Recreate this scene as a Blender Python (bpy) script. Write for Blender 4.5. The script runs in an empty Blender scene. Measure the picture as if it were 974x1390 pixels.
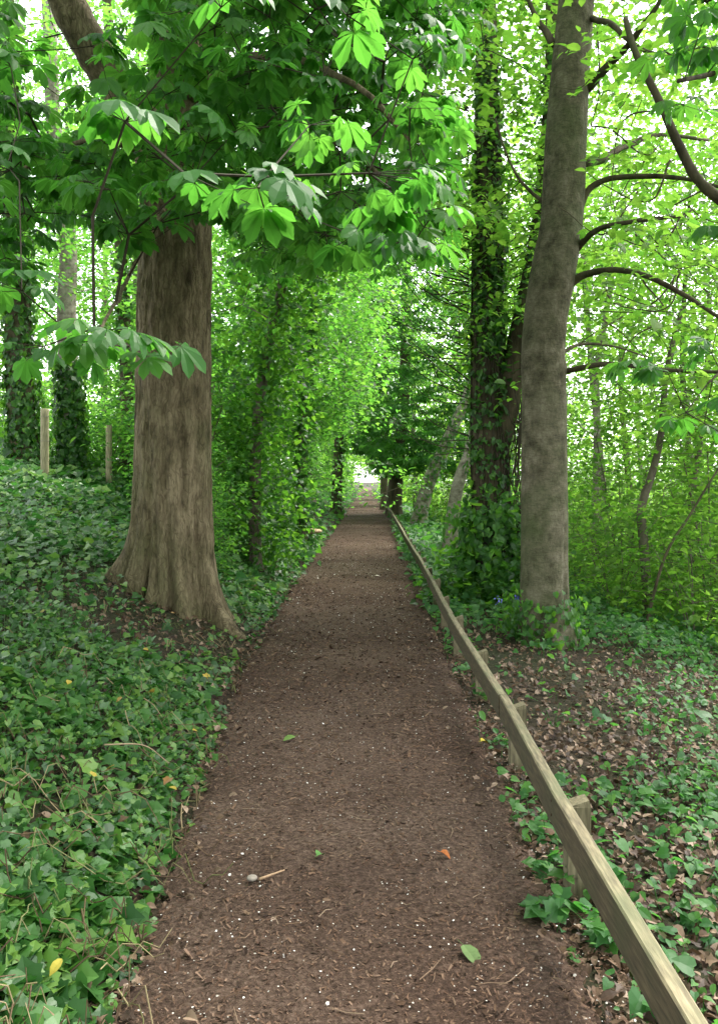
import bpy, math, random
import numpy as np
R = np.random.default_rng(7)
random.seed(7)
SC = bpy.context.scene
COL = SC.collection
F, VX, HY, CH = 1180.0, 497.0, 652.0, 1.6       # lens in photo pixels, vanishing point, eye height
def W(px, py, Y):                                # a point of the place seen at px,py and standing Y metres off
    return np.array([(px - VX) / F * Y, Y, CH + (HY - py) / F * Y])

# ------------------------------------------------------------------ noise and ground shape
_T = R.random((32, 32, 32))
def vnoise(p):
    p = np.asarray(p, float); i = np.floor(p).astype(int); f = p - i; f = f * f * (3 - 2 * f)
    o = 0
    for a in (0, 1):
        for b in (0, 1):
            for c in (0, 1):
                w = (f[..., 0] if a else 1 - f[..., 0]) * (f[..., 1] if b else 1 - f[..., 1]) * (f[..., 2] if c else 1 - f[..., 2])
                o = o + w * _T[(i[..., 0] + a) % 32, (i[..., 1] + b) % 32, (i[..., 2] + c) % 32]
    return o
def fbm(p, n=4):
    p = np.asarray(p, float); o = 0; a = .5
    for k in range(n):
        o = o + a * (vnoise(p * 2 ** k + 7.3 * k) - .5); a *= .5
    return o
def n2(x, y, s, n=3): return fbm(np.stack([np.asarray(x) * s, np.asarray(y) * s, np.zeros_like(np.asarray(x, float)) + 3.3], -1), n)
def xL(y): return np.interp(y, [0, 2.9, 7.6, 12.8, 39, 120], [-.62, -.76, -1.03, -1.10, -.98, -1.0]) + .10 * n2(np.asarray(y, float), np.asarray(y, float) * 0, .9)
def xRail(y): return np.interp(y, [0, 3.3, 4.8, 8.4, 12.5, 19, 35, 64, 90], [.735, .735, .765, .76, .83, .86, .99, 1.02, 1.0])
def xR(y): return xRail(y) - .03 + .08 * n2(np.asarray(y, float), np.asarray(y, float) * 0 + 9, .8)
def gz(x, y):
    x = np.asarray(x, float); y = np.asarray(y, float)
    l = -(x - xL(y))                              # metres left of the path's edge
    zl = np.interp(l, [0, .12, .45, 1.55, 4.2, 7, 11, 300], [0, .06, .22, .66, 1.5, 1.95, 2.2, 2.2])
    r = x - xRail(y)
    zr = -np.interp(r, [0, 1.1, 2.2, 4.2, 7.5, 12, 20, 300], [0, .07, .25, .8, 1.6, 2.4, 3, 3])
    z = np.where(l > 0, zl, np.where(r > 0, zr, 0))
    off = np.clip(np.maximum(l, r), 0, 1); fade = np.clip((230 - y) / 70, 0, 1); z = z * fade; off = off * fade
    return z + off * (.22 * n2(x, y, .45) + .10 * n2(x, y, 1.7)) + .015 * n2(x, y, 2.2)

# ------------------------------------------------------------------ scene helpers
def setp(o, label=None, cat=None, group=None, kind=None):
    if label: o['label'] = label
    if cat: o['category'] = cat
    if group: o['group'] = group
    if kind: o['kind'] = kind
    return o
def thing(name, label, cat, loc, group=None):
    o = bpy.data.objects.new(name, None); COL.objects.link(o); o.location = [float(v) for v in loc]; o.empty_display_size = .2
    return setp(o, label, cat, group)
def mesh(name, V, L, S, mat, rnd=None, smooth=False, mi=None, extra=None):
    m = bpy.data.meshes.new(name)
    V = np.asarray(V, np.float32); L = np.asarray(L, np.int32); S = np.asarray(S, np.int32)
    m.vertices.add(len(V)); m.vertices.foreach_set('co', V.ravel())
    m.loops.add(len(L)); m.loops.foreach_set('vertex_index', L)
    m.polygons.add(len(S)); m.polygons.foreach_set('loop_start', S)
    if rnd is not None:
        a = m.attributes.new('rnd', 'FLOAT', 'POINT'); a.data.foreach_set('value', np.asarray(rnd, np.float32))
    for mt in (mat if isinstance(mat, (list, tuple)) else [mat]): m.materials.append(mt)
    if mi is not None: m.polygons.foreach_set('material_index', np.asarray(mi, np.int32))
    m.polygons.foreach_set('use_smooth', np.full(len(S), smooth))
    m.update(calc_edges=True); m.validate()
    return m
def put(name, m, parent=None, loc=(0, 0, 0), rz=0, **k):
    o = bpy.data.objects.new(name, m); COL.objects.link(o); o.parent = parent; o.location = [float(v) for v in loc]; o.rotation_euler.z = rz
    return setp(o, **k)
def copy_tree(root, loc, rz=0, s=1, label=None, group=None, sz=None):
    r = root.copy(); COL.objects.link(r); r.location = [float(v) for v in loc]; r.rotation_euler.z = rz; r.scale = (s, s, sz or s)
    if label: r['label'] = label
    if group: r['group'] = group
    for ch in list(root.children):
        c = ch.copy(); COL.objects.link(c); c.parent = r
        for g in ch.children:
            d = g.copy(); COL.objects.link(d); d.parent = c
    return r
class MB:                                        # gathers pieces of ONE mesh
    def __init__(s): s.V = []; s.L = []; s.S = []; s.R = []; s.n = 0; s.l = 0
    def add(s, V, faces=None, L=None, S=None, rnd=None):
        if faces is not None:
            L = np.array([i for f in faces for i in f]); S = np.cumsum([0] + [len(f) for f in faces[:-1]])
        V = np.asarray(V, float)
        s.V.append(V); s.L.append(np.asarray(L) + s.n); s.S.append(np.asarray(S) + s.l)
        s.R.append(np.full(len(V), .5) if rnd is None else np.asarray(rnd) * np.ones(len(V))); s.n += len(V); s.l += len(L)
    def crown(s, tw, leaf, org=(0, 0, 0), name='crown'):   # leaves and the twigs that carry them
        n = len(np.concatenate(s.S)); s.add(np.concatenate(tw.V), L=np.concatenate(tw.L), S=np.concatenate(tw.S)); k = len(np.concatenate(s.S)) - n
        return mesh(name, np.concatenate(s.V) - np.asarray(org), np.concatenate(s.L), np.concatenate(s.S), [leaf, B_TWIG], np.concatenate(s.R), False, np.r_[np.zeros(n), np.ones(k)])
    def build(s, name, mat, org=(0, 0, 0), smooth=False):
        return mesh(name, np.concatenate(s.V) - np.asarray(org), np.concatenate(s.L), np.concatenate(s.S), mat, np.concatenate(s.R), smooth)
def norm(v): return v / np.maximum(np.linalg.norm(v, axis=-1, keepdims=True), 1e-9)

# ------------------------------------------------------------------ leaf outlines
def fan(half, mids, fold=.18, droop=.12):        # half outline pieces joined to midrib points
    V = []; Fc = []
    def vert(x, y): V.append((x, y, fold * abs(x) - droop * y * y)); return len(V) - 1
    m = [vert(0, y) for y in mids]
    for sgn in (1, -1):
        prev = None
        for k, pts in enumerate(half):
            ids = [vert(sgn * x, y) for x, y in pts]
            f = [m[k]] + ([prev] if prev is not None else []) + ids + [m[k + 1]]
            Fc.append(f if sgn > 0 else f[::-1]); prev = ids[-1] if ids else prev
    return np.array(V), Fc
IVY = fan([[(.24, -.15), (.50, -.08), (.48, .15)], [(.62, .38), (.36, .54)], []], [0, .28, .58, 1.0], .20, .14)
IVY3 = fan([[(.26, -.16), (.52, -.02), (.52, .2)], [(.50, .44), (.30, .66)], []], [0, .28, .58, .98], .14, .2)
IVY2 = fan([[(.25, -.10), (.44, .05), (.42, .2)], [(.46, .40), (.30, .60)], []], [0, .28, .62, 1.0], .30, .25)
OVATE = fan([[(.20, .12), (.30, .38)], [(.26, .65)], []], [0, .38, .68, 1.0], .22, .22)
KITE = (np.array([(0, 0, 0), (.33, .42, .07), (0, 1, -.08), (-.33, .42, .07)]), [[0, 1, 2], [0, 2, 3]])
LOBE = fan([[(.32, .02), (.26, .22)], [(.58, .38), (.24, .55)], []], [0, .25, .6, 1.0], .15, .18)
CURL = fan([[(.25, .12), (.36, .4)], [(.24, .72)], []], [0, .38, .70, 1.0], .7, .35)
def palmate(seed, n=7, hi=True, flop=.45):
    r = random.Random(seed); V = []; Fc = []
    angs = {7: [0, 36, -36, 74, -74, 122, -122], 5: [0, 45, -45, 95, -95]}[n]
    for a in angs:
        s = {0: 1.0}.get(abs(a), .95 if abs(a) < 50 else (.74 if abs(a) < 100 else .48)) * r.uniform(.92, 1.06)
        a2 = math.radians(a + r.uniform(-6, 6)); dr = flop * r.uniform(.7, 1.25); tilt = r.uniform(-.2, .2); b0 = len(V)
        rows = [(.03, 0), (.32, .10), (.60, .20), (.82, .19), (1.0, .0)] if hi else [(.03, 0), (.65, .17), (1, 0)]
        for y, w in rows:
            for x in ((-w, 0, w) if w else (0,)):
                z = -dr * y ** 1.7 + .30 * abs(x) + tilt * x
                X, Y = x * s, y * s * (1 - .12 * dr * y)
                V.append((X * math.cos(a2) + Y * math.sin(a2), -X * math.sin(a2) + Y * math.cos(a2), z * s))
        k = len(rows) - 2; i = b0
        Fc += [[i, i + 2, i + 1], [i, i + 3, i + 2]]
        for q in range(k - 1):
            j = i + 1 + 3 * q
            Fc += [[j, j + 1, j + 4, j + 3], [j + 1, j + 2, j + 5, j + 4]]
        j = i + 1 + 3 * (k - 1)
        Fc += [[j, j + 1, j + 3], [j + 1, j + 2, j + 3]]
    return np.array(V), Fc
PALM = [palmate(s) for s in range(5)]
PALMLO = [palmate(s, 5, False, .35) for s in range(3)]
def scatter(mb, temps, P, N, D, S, rnd=None):
    """leaves: base P, blade normal N, tip direction D, size S"""
    P = np.asarray(P, float); n = len(P)
    if n == 0: return
    if isinstance(temps, tuple): temps = [temps]
    N = norm(np.asarray(N, float)); D = np.asarray(D, float); D = norm(D - N * (D * N).sum(-1, keepdims=True)); X = np.cross(D, N)
    S = np.ones(n) * S; rnd = R.random(n) if rnd is None else rnd; pick = R.integers(0, len(temps), n)
    for t, (V, Fc) in enumerate(temps):
        q = pick == t; m = q.sum()
        if not m: continue
        co = (V[None, :, 0, None] * X[q][:, None] + V[None, :, 1, None] * D[q][:, None] + V[None, :, 2, None] * N[q][:, None]) * S[q][:, None, None] + P[q][:, None]
        L0 = np.array([i for f in Fc for i in f]); S0 = np.cumsum([0] + [len(f) for f in Fc[:-1]])
        mb.add(co.reshape(-1, 3), L=(L0[None] + np.arange(m)[:, None] * len(V)).ravel(), S=(S0[None] + np.arange(m)[:, None] * len(L0)).ravel(), rnd=np.repeat(rnd[q], len(V)))
def rdir(n, flat=1.0):
    v = R.normal(size=(n, 3)); v[:, 2] *= flat; return norm(v)

# ------------------------------------------------------------------ tubes, skeletons
def frusta(mb, A, B, ra, rb, k=5):
    A = np.asarray(A, float); B = np.asarray(B, float); n = len(A)
    if n == 0: return
    d = norm(B - A); u = norm(np.cross(d, np.where(np.abs(d[:, 2:3]) > .9, [[1., 0, 0]], [[0, 0, 1.]]))); v = np.cross(d, u)
    t = np.arange(k) / k * 2 * np.pi; c = np.cos(t)[None, :, None] * u[:, None] + np.sin(t)[None, :, None] * v[:, None]
    V = np.concatenate([A[:, None] + c * np.reshape(ra, (-1, 1, 1)), B[:, None] + c * np.reshape(rb, (-1, 1, 1))], 1).reshape(-1, 3)
    q = np.array([[i, (i + 1) % k, k + (i + 1) % k, k + i] for i in range(k)]).ravel()
    mb.add(V, L=(q[None] + np.arange(n)[:, None] * 2 * k).ravel(), S=np.arange(n * k) * 4)
def sweep(mb, C, rad, k=12, f=None, cap=True, rnd=None):
    """one skinned tube along points C; f(theta, i) -> radius factor"""
    C = np.asarray(C, float); n = len(C); rad = np.ones(n) * rad
    T = norm(np.gradient(C, axis=0)); u = np.array([1., 0, 0]) if abs(T[0, 0]) < .8 else np.array([0, 0, 1.])
    th = np.arange(k) / k * 2 * np.pi; V = []
    for i in range(n):
        u = u - T[i] * (u @ T[i]); u /= np.linalg.norm(u); v = np.cross(T[i], u)
        r = rad[i] * (1 if f is None else f(th, i))
        V.append(C[i] + (np.cos(th) * r)[:, None] * u + (np.sin(th) * r)[:, None] * v)
    V = np.concatenate(V); i, j = np.meshgrid(np.arange(n - 1), np.arange(k), indexing='ij')
    q = np.stack([i * k + j, i * k + (j + 1) % k, (i + 1) * k + (j + 1) % k, (i + 1) * k + j], -1).reshape(-1, 4)
    L = q.ravel(); S = np.arange(len(q)) * 4
    if cap:
        L = np.concatenate([L, np.arange(k)[::-1], (n - 1) * k + np.arange(k)]); S = np.concatenate([S, [len(q) * 4, len(q) * 4 + k]])
    mb.add(V, L=L, S=S, rnd=rnd)
def spline(P, n=10):
    P = np.asarray(P, float)
    if len(P) < 3: return np.array([P[0] + (P[-1] - P[0]) * t for t in np.linspace(0, 1, n + 1)])
    Q = np.vstack([2 * P[0] - P[1], P, 2 * P[-1] - P[-2]]); o = []
    for i in range(1, len(Q) - 2):
        for t in np.arange(n) / n:
            a, b, c, d = Q[i - 1], Q[i], Q[i + 1], Q[i + 2]
            o.append(.5 * (2 * b + (c - a) * t + (2 * a - 5 * b + 4 * c - d) * t * t + (3 * b - a - 3 * c + d) * t ** 3))
    o.append(P[-1]); return np.array(o)
class Skel:                                      # a branching skeleton grown towards given points
    def __init__(s, chains):
        s.P = []; s.par = []; s.core = len(chains[0][0])
        for ch, attach in chains:
            p = -1 if attach is None else s.near(ch[0])
            for c in ch: s.P.append(np.asarray(c, float)); s.par.append(p); p = len(s.P) - 1
    def near(s, q, lo=None):
        P = np.array(s.P); d = np.linalg.norm(P - q, axis=1)
        if lo is not None: d = d + np.where((P[:, 2] < lo) & (np.arange(len(P)) < s.core), 50, 0)
        return int(np.argmin(d + .25 * np.maximum(P[:, 2] - q[2], 0)))
    def grow(s, A, step=.35, lo=None, bow=.12, wob=.05):
        A = np.asarray(A, float); base = np.array(s.P)
        d = np.min(np.linalg.norm(A[:, None] - base[None], axis=2), axis=1) if len(A) * len(base) < 4e6 else np.linalg.norm(A - base.mean(0), axis=1)
        s.tips = []
        for k in np.argsort(d):
            q = A[k]; j = s.near(q, lo); a = s.P[j]; L = np.linalg.norm(q - a); m = max(1, int(L / step)); p = j
            for t in range(1, m + 1):
                u = t / m; c = a + (q - a) * u + np.array([0, 0, 1]) * bow * L * 4 * u * (1 - u) * .5 + R.normal(size=3) * wob * step * (u < 1)
                s.P.append(c); s.par.append(p); p = len(s.P) - 1
            s.tips.append(p)
        return s
    def radii(s, tip=.004, e=2.4, fixed=None):
        n = len(s.P); acc = np.zeros(n); r = np.zeros(n)
        for i in range(n - 1, -1, -1):
            r[i] = max(tip, acc[i] ** (1 / e))
            if s.par[i] >= 0: acc[s.par[i]] += r[i] ** e
        s.r = r; return r
    def mesh(s, mb, skip=0, rmax=None):
        P = np.array(s.P); par = np.array(s.par); i = np.arange(len(P)); q = (par >= 0) & (i >= skip)
        r = s.r if rmax is None else np.minimum(s.r, rmax)
        a, b = par[q], i[q]; ra = np.minimum(r[a], r[b] * 1.35)
        for lo, hi, k in ((0, .012, 4), (.012, .05, 6), (.05, 9, 10)):
            w = (r[b] >= lo) & (r[b] < hi); frusta(mb, P[a[w]], P[b[w]] + norm(P[b[w]] - P[a[w]]) * (r[b[w]] * .3)[:, None], ra[w], r[b[w]], k)

# ------------------------------------------------------------------ materials
def nt(name):
    m = bpy.data.materials.new(name); m.use_nodes = True; t = m.node_tree; t.nodes.clear()
    o = t.nodes.new('ShaderNodeOutputMaterial'); return m, t, o
def N_(t, k, **kw):
    n = t.nodes.new('ShaderNode' + k)
    for a, v in kw.items():
        if a in n.inputs.keys(): n.inputs[a].default_value = v
        else: setattr(n, a, v)
    return n
def ramp(t, src, stops):
    r = t.nodes.new('ShaderNodeValToRGB'); e = r.color_ramp.elements
    while len(e) < len(stops): e.new(.5)
    for q, (p, c) in zip(e, stops): q.position = p; q.color = (*c, 1)
    t.links.new(src, r.inputs[0]); return r.outputs[0]
def noise(t, scale, detail=5, sc=(1, 1, 1), rough=.55, off=(0, 0, 0)):
    tc = t.nodes.new('ShaderNodeTexCoord'); mp = t.nodes.new('ShaderNodeMapping'); mp.inputs['Scale'].default_value = sc; mp.inputs['Location'].default_value = off
    t.links.new(tc.outputs['Object'], mp.inputs[0]); n = N_(t, 'TexNoise'); n.inputs['Scale'].default_value = scale; n.inputs['Detail'].default_value = detail; n.inputs['Roughness'].default_value = rough
    t.links.new(mp.outputs[0], n.inputs['Vector']); return n.outputs[0], mp
def mixc(t, f, a, b, mode='MIX'):
    m = t.nodes.new('ShaderNodeMix'); m.data_type = 'RGBA'; m.blend_type = mode
    for s, v in ((m.inputs[0], f), (m.inputs[6], a), (m.inputs[7], b)):
        if hasattr(v, 'links'): t.links.new(v, s)
        else: s.default_value = v if not isinstance(v, tuple) else (*v, 1)
    return m.outputs[2]
def leafmat(name, cols, tcols, tw=.5, rough=.45, spec=.4, vein=True):
    m, t, o = nt(name); a = N_(t, 'Attribute', attribute_name='rnd')
    n = len(cols); c = ramp(t, a.outputs['Fac'], [(i / max(1, n - 1), q) for i, q in enumerate(cols)])
    n = len(tcols); d = ramp(t, a.outputs['Fac'], [(i / max(1, n - 1), q) for i, q in enumerate(tcols)])
    nz, _ = noise(t, 9, 3); c = mixc(t, .35, c, ramp(t, nz, [(.3, (.35, .4, .35)), (.7, (1, 1, 1))]), 'MULTIPLY')
    p = N_(t, 'BsdfPrincipled', Roughness=rough); p.inputs['Specular IOR Level'].default_value = spec
    t.links.new(c, p.inputs['Base Color']); tr = N_(t, 'BsdfTranslucent'); t.links.new(d, tr.inputs[0])
    x = N_(t, 'MixShader'); x.inputs[0].default_value = tw
    t.links.new(p.outputs[0], x.inputs[1]); t.links.new(tr.outputs[0], x.inputs[2]); t.links.new(x.outputs[0], o.inputs[0]); return m
def barkmat(name, base, dark, pale, wr=0, algae=(.07, .09, .035), al=.5, scale=9, stretch=.22, depth=.02, crack=None):
    m, t, o = nt(name)
    n1, _ = noise(t, scale, 7, (1, 1, stretch), .65); n2_, _ = noise(t, 1.3, 4, off=(3, 1, 2)); n3, _ = noise(t, scale * 5, 4, (1, 1, .5))
    c = ramp(t, n1, [(.30, dark), (.48, base), (.70, pale)])
    c = mixc(t, ramp(t, n2_, [(.48, (0, 0, 0)), (.68, (al, al, al))]), c, algae)
    n4, _ = noise(t, 2.6, 3, off=(9, 4, 2)); c = mixc(t, ramp(t, n4, [(.52, (0, 0, 0)), (.72, (.6, .6, .6))]), c, pale)
    c = mixc(t, .5, c, ramp(t, n3, [(.3, (.5, .5, .5)), (.7, (1, 1, 1))]), 'MULTIPLY')
    if wr:
        n5, _ = noise(t, 16, 6, (1, 1, 5), .7, (2, 7, 1)); c = mixc(t, wr, c, ramp(t, n5, [(.34, (.35, .32, .28)), (.52, (1, 1, 1))]), 'MULTIPLY')
    vo = None
    if crack:
        nn, mp = noise(t, 5, 3, (1, 1, 1)); tc = t.nodes.new('ShaderNodeTexCoord'); ad = t.nodes.new('ShaderNodeVectorMath'); ad.operation = 'MULTIPLY_ADD'; ad.inputs[1].default_value = (.13, .13, .3)
        t.links.new(nn, ad.inputs[0]); t.links.new(tc.outputs['Object'], ad.inputs[2]); m2 = t.nodes.new('ShaderNodeMapping'); m2.inputs['Scale'].default_value = (1, 1, crack[1]); t.links.new(ad.outputs[0], m2.inputs[0])
        vv = t.nodes.new('ShaderNodeTexVoronoi'); vv.feature = 'DISTANCE_TO_EDGE'; vv.inputs['Scale'].default_value = crack[0]; t.links.new(m2.outputs[0], vv.inputs['Vector'])
        vo = ramp(t, vv.outputs['Distance'], [(.0, (.0, .0, .0)), (.13, (1, 1, 1))]); c = mixc(t, crack[2], c, ramp(t, vo, [(0, (.18, .15, .12)), (1, (1, 1, 1))]), 'MULTIPLY')
    p = N_(t, 'BsdfPrincipled', Roughness=.92); p.inputs['Specular IOR Level'].default_value = .15; t.links.new(c, p.inputs['Base Color'])
    b = N_(t, 'Bump', Strength=.9); b.inputs['Distance'].default_value = depth
    h = t.nodes.new('ShaderNodeMath'); h.operation = 'MULTIPLY_ADD'; h.inputs[1].default_value = .35; t.links.new(n3, h.inputs[0]); t.links.new(n1, h.inputs[2])
    hh = h.outputs[0]
    if vo is not None:
        h2 = t.nodes.new('ShaderNodeMath'); h2.operation = 'MULTIPLY_ADD'; h2.inputs[1].default_value = .35 * crack[2]; t.links.new(vo, h2.inputs[0]); t.links.new(hh, h2.inputs[2]); hh = h2.outputs[0]
    t.links.new(hh, b.inputs['Height']); t.links.new(b.outputs[0], p.inputs['Normal']); t.links.new(p.outputs[0], o.inputs[0]); return m
def flatmat(name, cols, rough=.9, spec=.2, tw=0):
    m, t, o = nt(name); a = N_(t, 'Attribute', attribute_name='rnd'); c = ramp(t, a.outputs['Fac'], [(i / max(1, len(cols) - 1), q) for i, q in enumerate(cols)])
    nz, _ = noise(t, 30, 4); c = mixc(t, .5, c, ramp(t, nz, [(.3, (.5, .5, .5)), (.7, (1, 1, 1))]), 'MULTIPLY')
    p = N_(t, 'BsdfPrincipled', Roughness=rough); p.inputs['Specular IOR Level'].default_value = spec; t.links.new(c, p.inputs['Base Color']); t.links.new(p.outputs[0], o.inputs[0]); return m

M_CHEST = leafmat('chestnut_leaf', [(.028, .105, .020), (.045, .150, .026), (.07, .19, .034)], [(.07, .27, .025), (.11, .36, .035), (.16, .43, .045)], .55, .48, .32)
M_LIME = leafmat('pale_leaf', [(.06, .14, .018), (.095, .20, .022), (.13, .24, .03)], [(.14, .38, .04), (.24, .50, .05), (.36, .62, .08)], .58, .5, .3)
M_MID = leafmat('mid_leaf', [(.03, .11, .022), (.05, .16, .03), (.075, .20, .035)], [(.11, .36, .04), (.18, .46, .05), (.27, .56, .065)], .55, .5, .3)
M_IVY = leafmat('ivy_leaf', [(.017, .060, .013), (.033, .102, .019), (.056, .152, .026), (.12, .22, .035)], [(.04, .18, .03), (.06, .24, .03), (.08, .28, .04), (.2, .38, .05)], .25, .42, .36)
M_IVYD = leafmat('trunk_ivy_leaf', [(.018, .06, .014), (.03, .10, .02), (.05, .15, .022)], [(.08, .27, .02), (.15, .40, .03), (.25, .52, .04)], .5, .42, .4)
M_HERB = leafmat('herb_leaf', [(.022, .085, .022), (.04, .13, .03), (.075, .19, .036)], [(.08, .3, .04), (.12, .38, .05), (.2, .45, .06)], .4, .5, .3)
B_CHEST = barkmat('chestnut_bark', (.150, .120, .070), (.045, .034, .020), (.27, .22, .135), algae=(.085, .09, .035), al=.6, scale=9, stretch=.30, depth=.04, crack=(26, .13, .42))
B_GREY = barkmat('grey_bark', (.105, .097, .060), (.048, .044, .027), (.20, .18, .125), al=.8, scale=9, stretch=.8, depth=.025, wr=.55)
B_DARK = barkmat('dark_bark', (.07, .058, .036), (.022, .018, .011), (.12, .10, .06), al=.6, scale=9, stretch=.3, depth=.02)
B_BG = barkmat('wood_bark', (.12, .10, .075), (.05, .04, .03), (.20, .175, .13), al=.4, scale=8, stretch=.3, depth=.02)
B_PALE = barkmat('pale_bark', (.24, .21, .17), (.08, .065, .05), (.42, .38, .32), al=.3, scale=7, stretch=1.6, depth=.01)
B_TWIG = flatmat('twig_bark', [(.03, .025, .016), (.05, .042, .026)])

def groundmat(name, stops, stops2, big=.8, fine=60, bump=.02):
    m, t, o = nt(name); a, _ = noise(t, fine, 8, rough=.7); b, _ = noise(t, big, 4); c = mixc(t, ramp(t, b, [(.38, (0, 0, 0)), (.62, (1, 1, 1))]), ramp(t, a, stops), ramp(t, a, stops2))
    v = N_(t, 'TexVoronoi'); v.inputs['Scale'].default_value = fine * 1.3; tc = t.nodes.new('ShaderNodeTexCoord'); t.links.new(tc.outputs['Object'], v.inputs['Vector'])
    c = mixc(t, .45, c, ramp(t, v.outputs['Color'], [(.1, (.35, .32, .3)), (.9, (1, 1, 1))]), 'MULTIPLY')
    p = N_(t, 'BsdfPrincipled', Roughness=.95); p.inputs['Specular IOR Level'].default_value = .15; t.links.new(c, p.inputs['Base Color'])
    bp = N_(t, 'Bump', Strength=.8); bp.inputs['Distance'].default_value = bump; t.links.new(a, bp.inputs['Height']); t.links.new(bp.outputs[0], p.inputs['Normal']); t.links.new(p.outputs[0], o.inputs[0]); return m
M_PATH = groundmat('bark_mulch', [(.3, (.038, .023, .016)), (.5, (.098, .064, .046)), (.72, (.21, .15, .115))], [(.3, (.018, .010, .007)), (.5, (.052, .030, .020)), (.72, (.12, .075, .053))], .55, 55, .03)
M_SOIL = groundmat('woodland_soil', [(.3, (.012, .009, .006)), (.5, (.032, .022, .014)), (.7, (.07, .05, .032))], [(.3, (.012, .013, .007)), (.5, (.026, .032, .013)), (.7, (.045, .06, .022))], .35, 25, .03)

# ------------------------------------------------------------------ ground sheets
def axis(lo, hi, fine_lo, fine_hi, st, gr=1.18):
    a = list(np.arange(fine_lo, fine_hi, st)); s = st; x = a[-1]
    while x < hi: s *= gr; x += s; a.append(x)
    s = st; x = a[0]
    while x > lo: s *= gr; x -= s; a.insert(0, x)
    return np.array(a)
def grid(X, Y, Z, name, mat, smooth=True):
    n, k = X.shape; i, j = np.meshgrid(np.arange(n - 1), np.arange(k - 1), indexing='ij')
    q = np.stack([i * k + j, (i + 1) * k + j, (i + 1) * k + j + 1, i * k + j + 1], -1).reshape(-1, 4)
    return mesh(name, np.stack([X, Y, Z], -1).reshape(-1, 3), q.ravel(), np.arange(len(q)) * 4, mat, smooth=smooth)
ax = axis(-400, 400, -4, 4, .09); ay = axis(-60, 700, 0, 16, .12, 1.06)
X, Y = np.meshgrid(ax, ay, indexing='ij')
Z = gz(X, Y) + .02 * n2(X, Y, 6)
inp = (X > xL(Y) + .03) & (X < xR(Y) - .03); Z = np.where(inp, Z - .05, Z)
put('ground', grid(X, Y, Z, 'ground', M_SOIL), kind='structure')
u = np.linspace(0, 1, 26); ay2 = axis(-8, 190, 0, 14, .06, 1.05)
U, Y = np.meshgrid(u, ay2, indexing='ij')
ed = .10 * n2(U * 0 + 5, Y, 5)
X = (xL(Y) - .10 + ed) * (1 - U) + (xR(Y) + .06 + ed) * U
Z = gz(np.clip(X, xL(Y) + .001, xR(Y) - .001), Y) * 0 + .012 + .02 * n2(X, Y, 1.5) + .018 * n2(X, Y, 9) - .05 * np.clip(np.abs(U - .5) * 2 - .86, 0, 1) / .14 + .02 * (1 - (2 * U - 1) ** 2)
def pz(x, y): return .03 + .02 * n2(x, y, 1.5)
put('path', grid(X, Y, Z, 'path', M_PATH), kind='structure')

# ------------------------------------------------------------------ loose bits on the path
def samp(n, y0, y1, f0, f1, pw=1.0):
    y = y0 * (y1 / y0) ** (R.random(n) ** pw); a, b = f0(y), f1(y); return a + (b - a) * R.random(n), y
x, y = samp(64000, 1.7, 60, lambda y: xL(y) - .12, lambda y: xR(y) + .18)
CHIP = (np.array([(-.5, -.13, 0), (.5, -.16, .04), (.55, .12, 0), (-.4, .15, .05)]), [[0, 1, 2, 3]])
mb = MB(); s = R.lognormal(0, .45, len(x)) * .0115 * np.clip(y / 4, .9, 1.9)
zz = np.maximum(pz(x, y), gz(x, y)) + .003
scatter(mb, [CHIP], np.stack([x, y, zz], -1), np.stack([R.normal(size=len(x)) * .35, R.normal(size=len(x)) * .35, np.ones(len(x))], -1), rdir(len(x), .1), s)
put('wood_chips', mb.build('wood_chips', flatmat('wood_chip', [(.018, .010, .006), (.05, .027, .016), (.085, .047, .029), (.115, .068, .042), (.17, .11, .075)])), kind='stuff')
mb = MB(); x, y = samp(3000, 1.7, 22, xL, lambda y: xR(y) + .1)
PET = (np.array([(-.5, -.3, 0), (.2, -.5, .1), (.5, .1, 0), (0, .5, .15), (-.5, .3, 0)]), [[0, 1, 2, 3, 4]])
q = fbm(np.stack([x * 1.2, y * .8, x * 0], -1)) > -.22; x = x[q]; y = y[q]
scatter(mb, [PET], np.stack([x, y, pz(x, y) + .012], -1), np.stack([R.normal(size=len(x)) * .3, R.normal(size=len(x)) * .3, np.ones(len(x))], -1), rdir(len(x), .1), R.lognormal(0, .35, len(x)) * .0052 * np.clip(y / 5, 1, 2.2))
put('fallen_petals', mb.build('fallen_petals', flatmat('petal', [(.25, .22, .18), (.45, .42, .38), (.62, .6, .57)])), kind='stuff')
mb = MB(); x, y = samp(330, 1.8, 12, lambda y: xL(y) - .2, lambda y: xR(y) + .2)
for a, b in zip(x, y):
    L = random.uniform(.03, .13); t = random.uniform(0, 6.3); p0 = np.array([a, b, max(pz(a, b), float(gz(a, b))) + .012]); d = np.array([math.cos(t), math.sin(t), random.uniform(-.05, .1)])
    sweep(mb, [p0, p0 + d * L * .5 + R.normal(size=3) * .006, p0 + d * L], [.0022, .002, .001], 4, rnd=random.random())
put('fallen_twigs', mb.build('fallen_twigs', flatmat('dead_twig', [(.06, .036, .022), (.13, .08, .05), (.22, .16, .11)])), kind='stuff')

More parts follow.
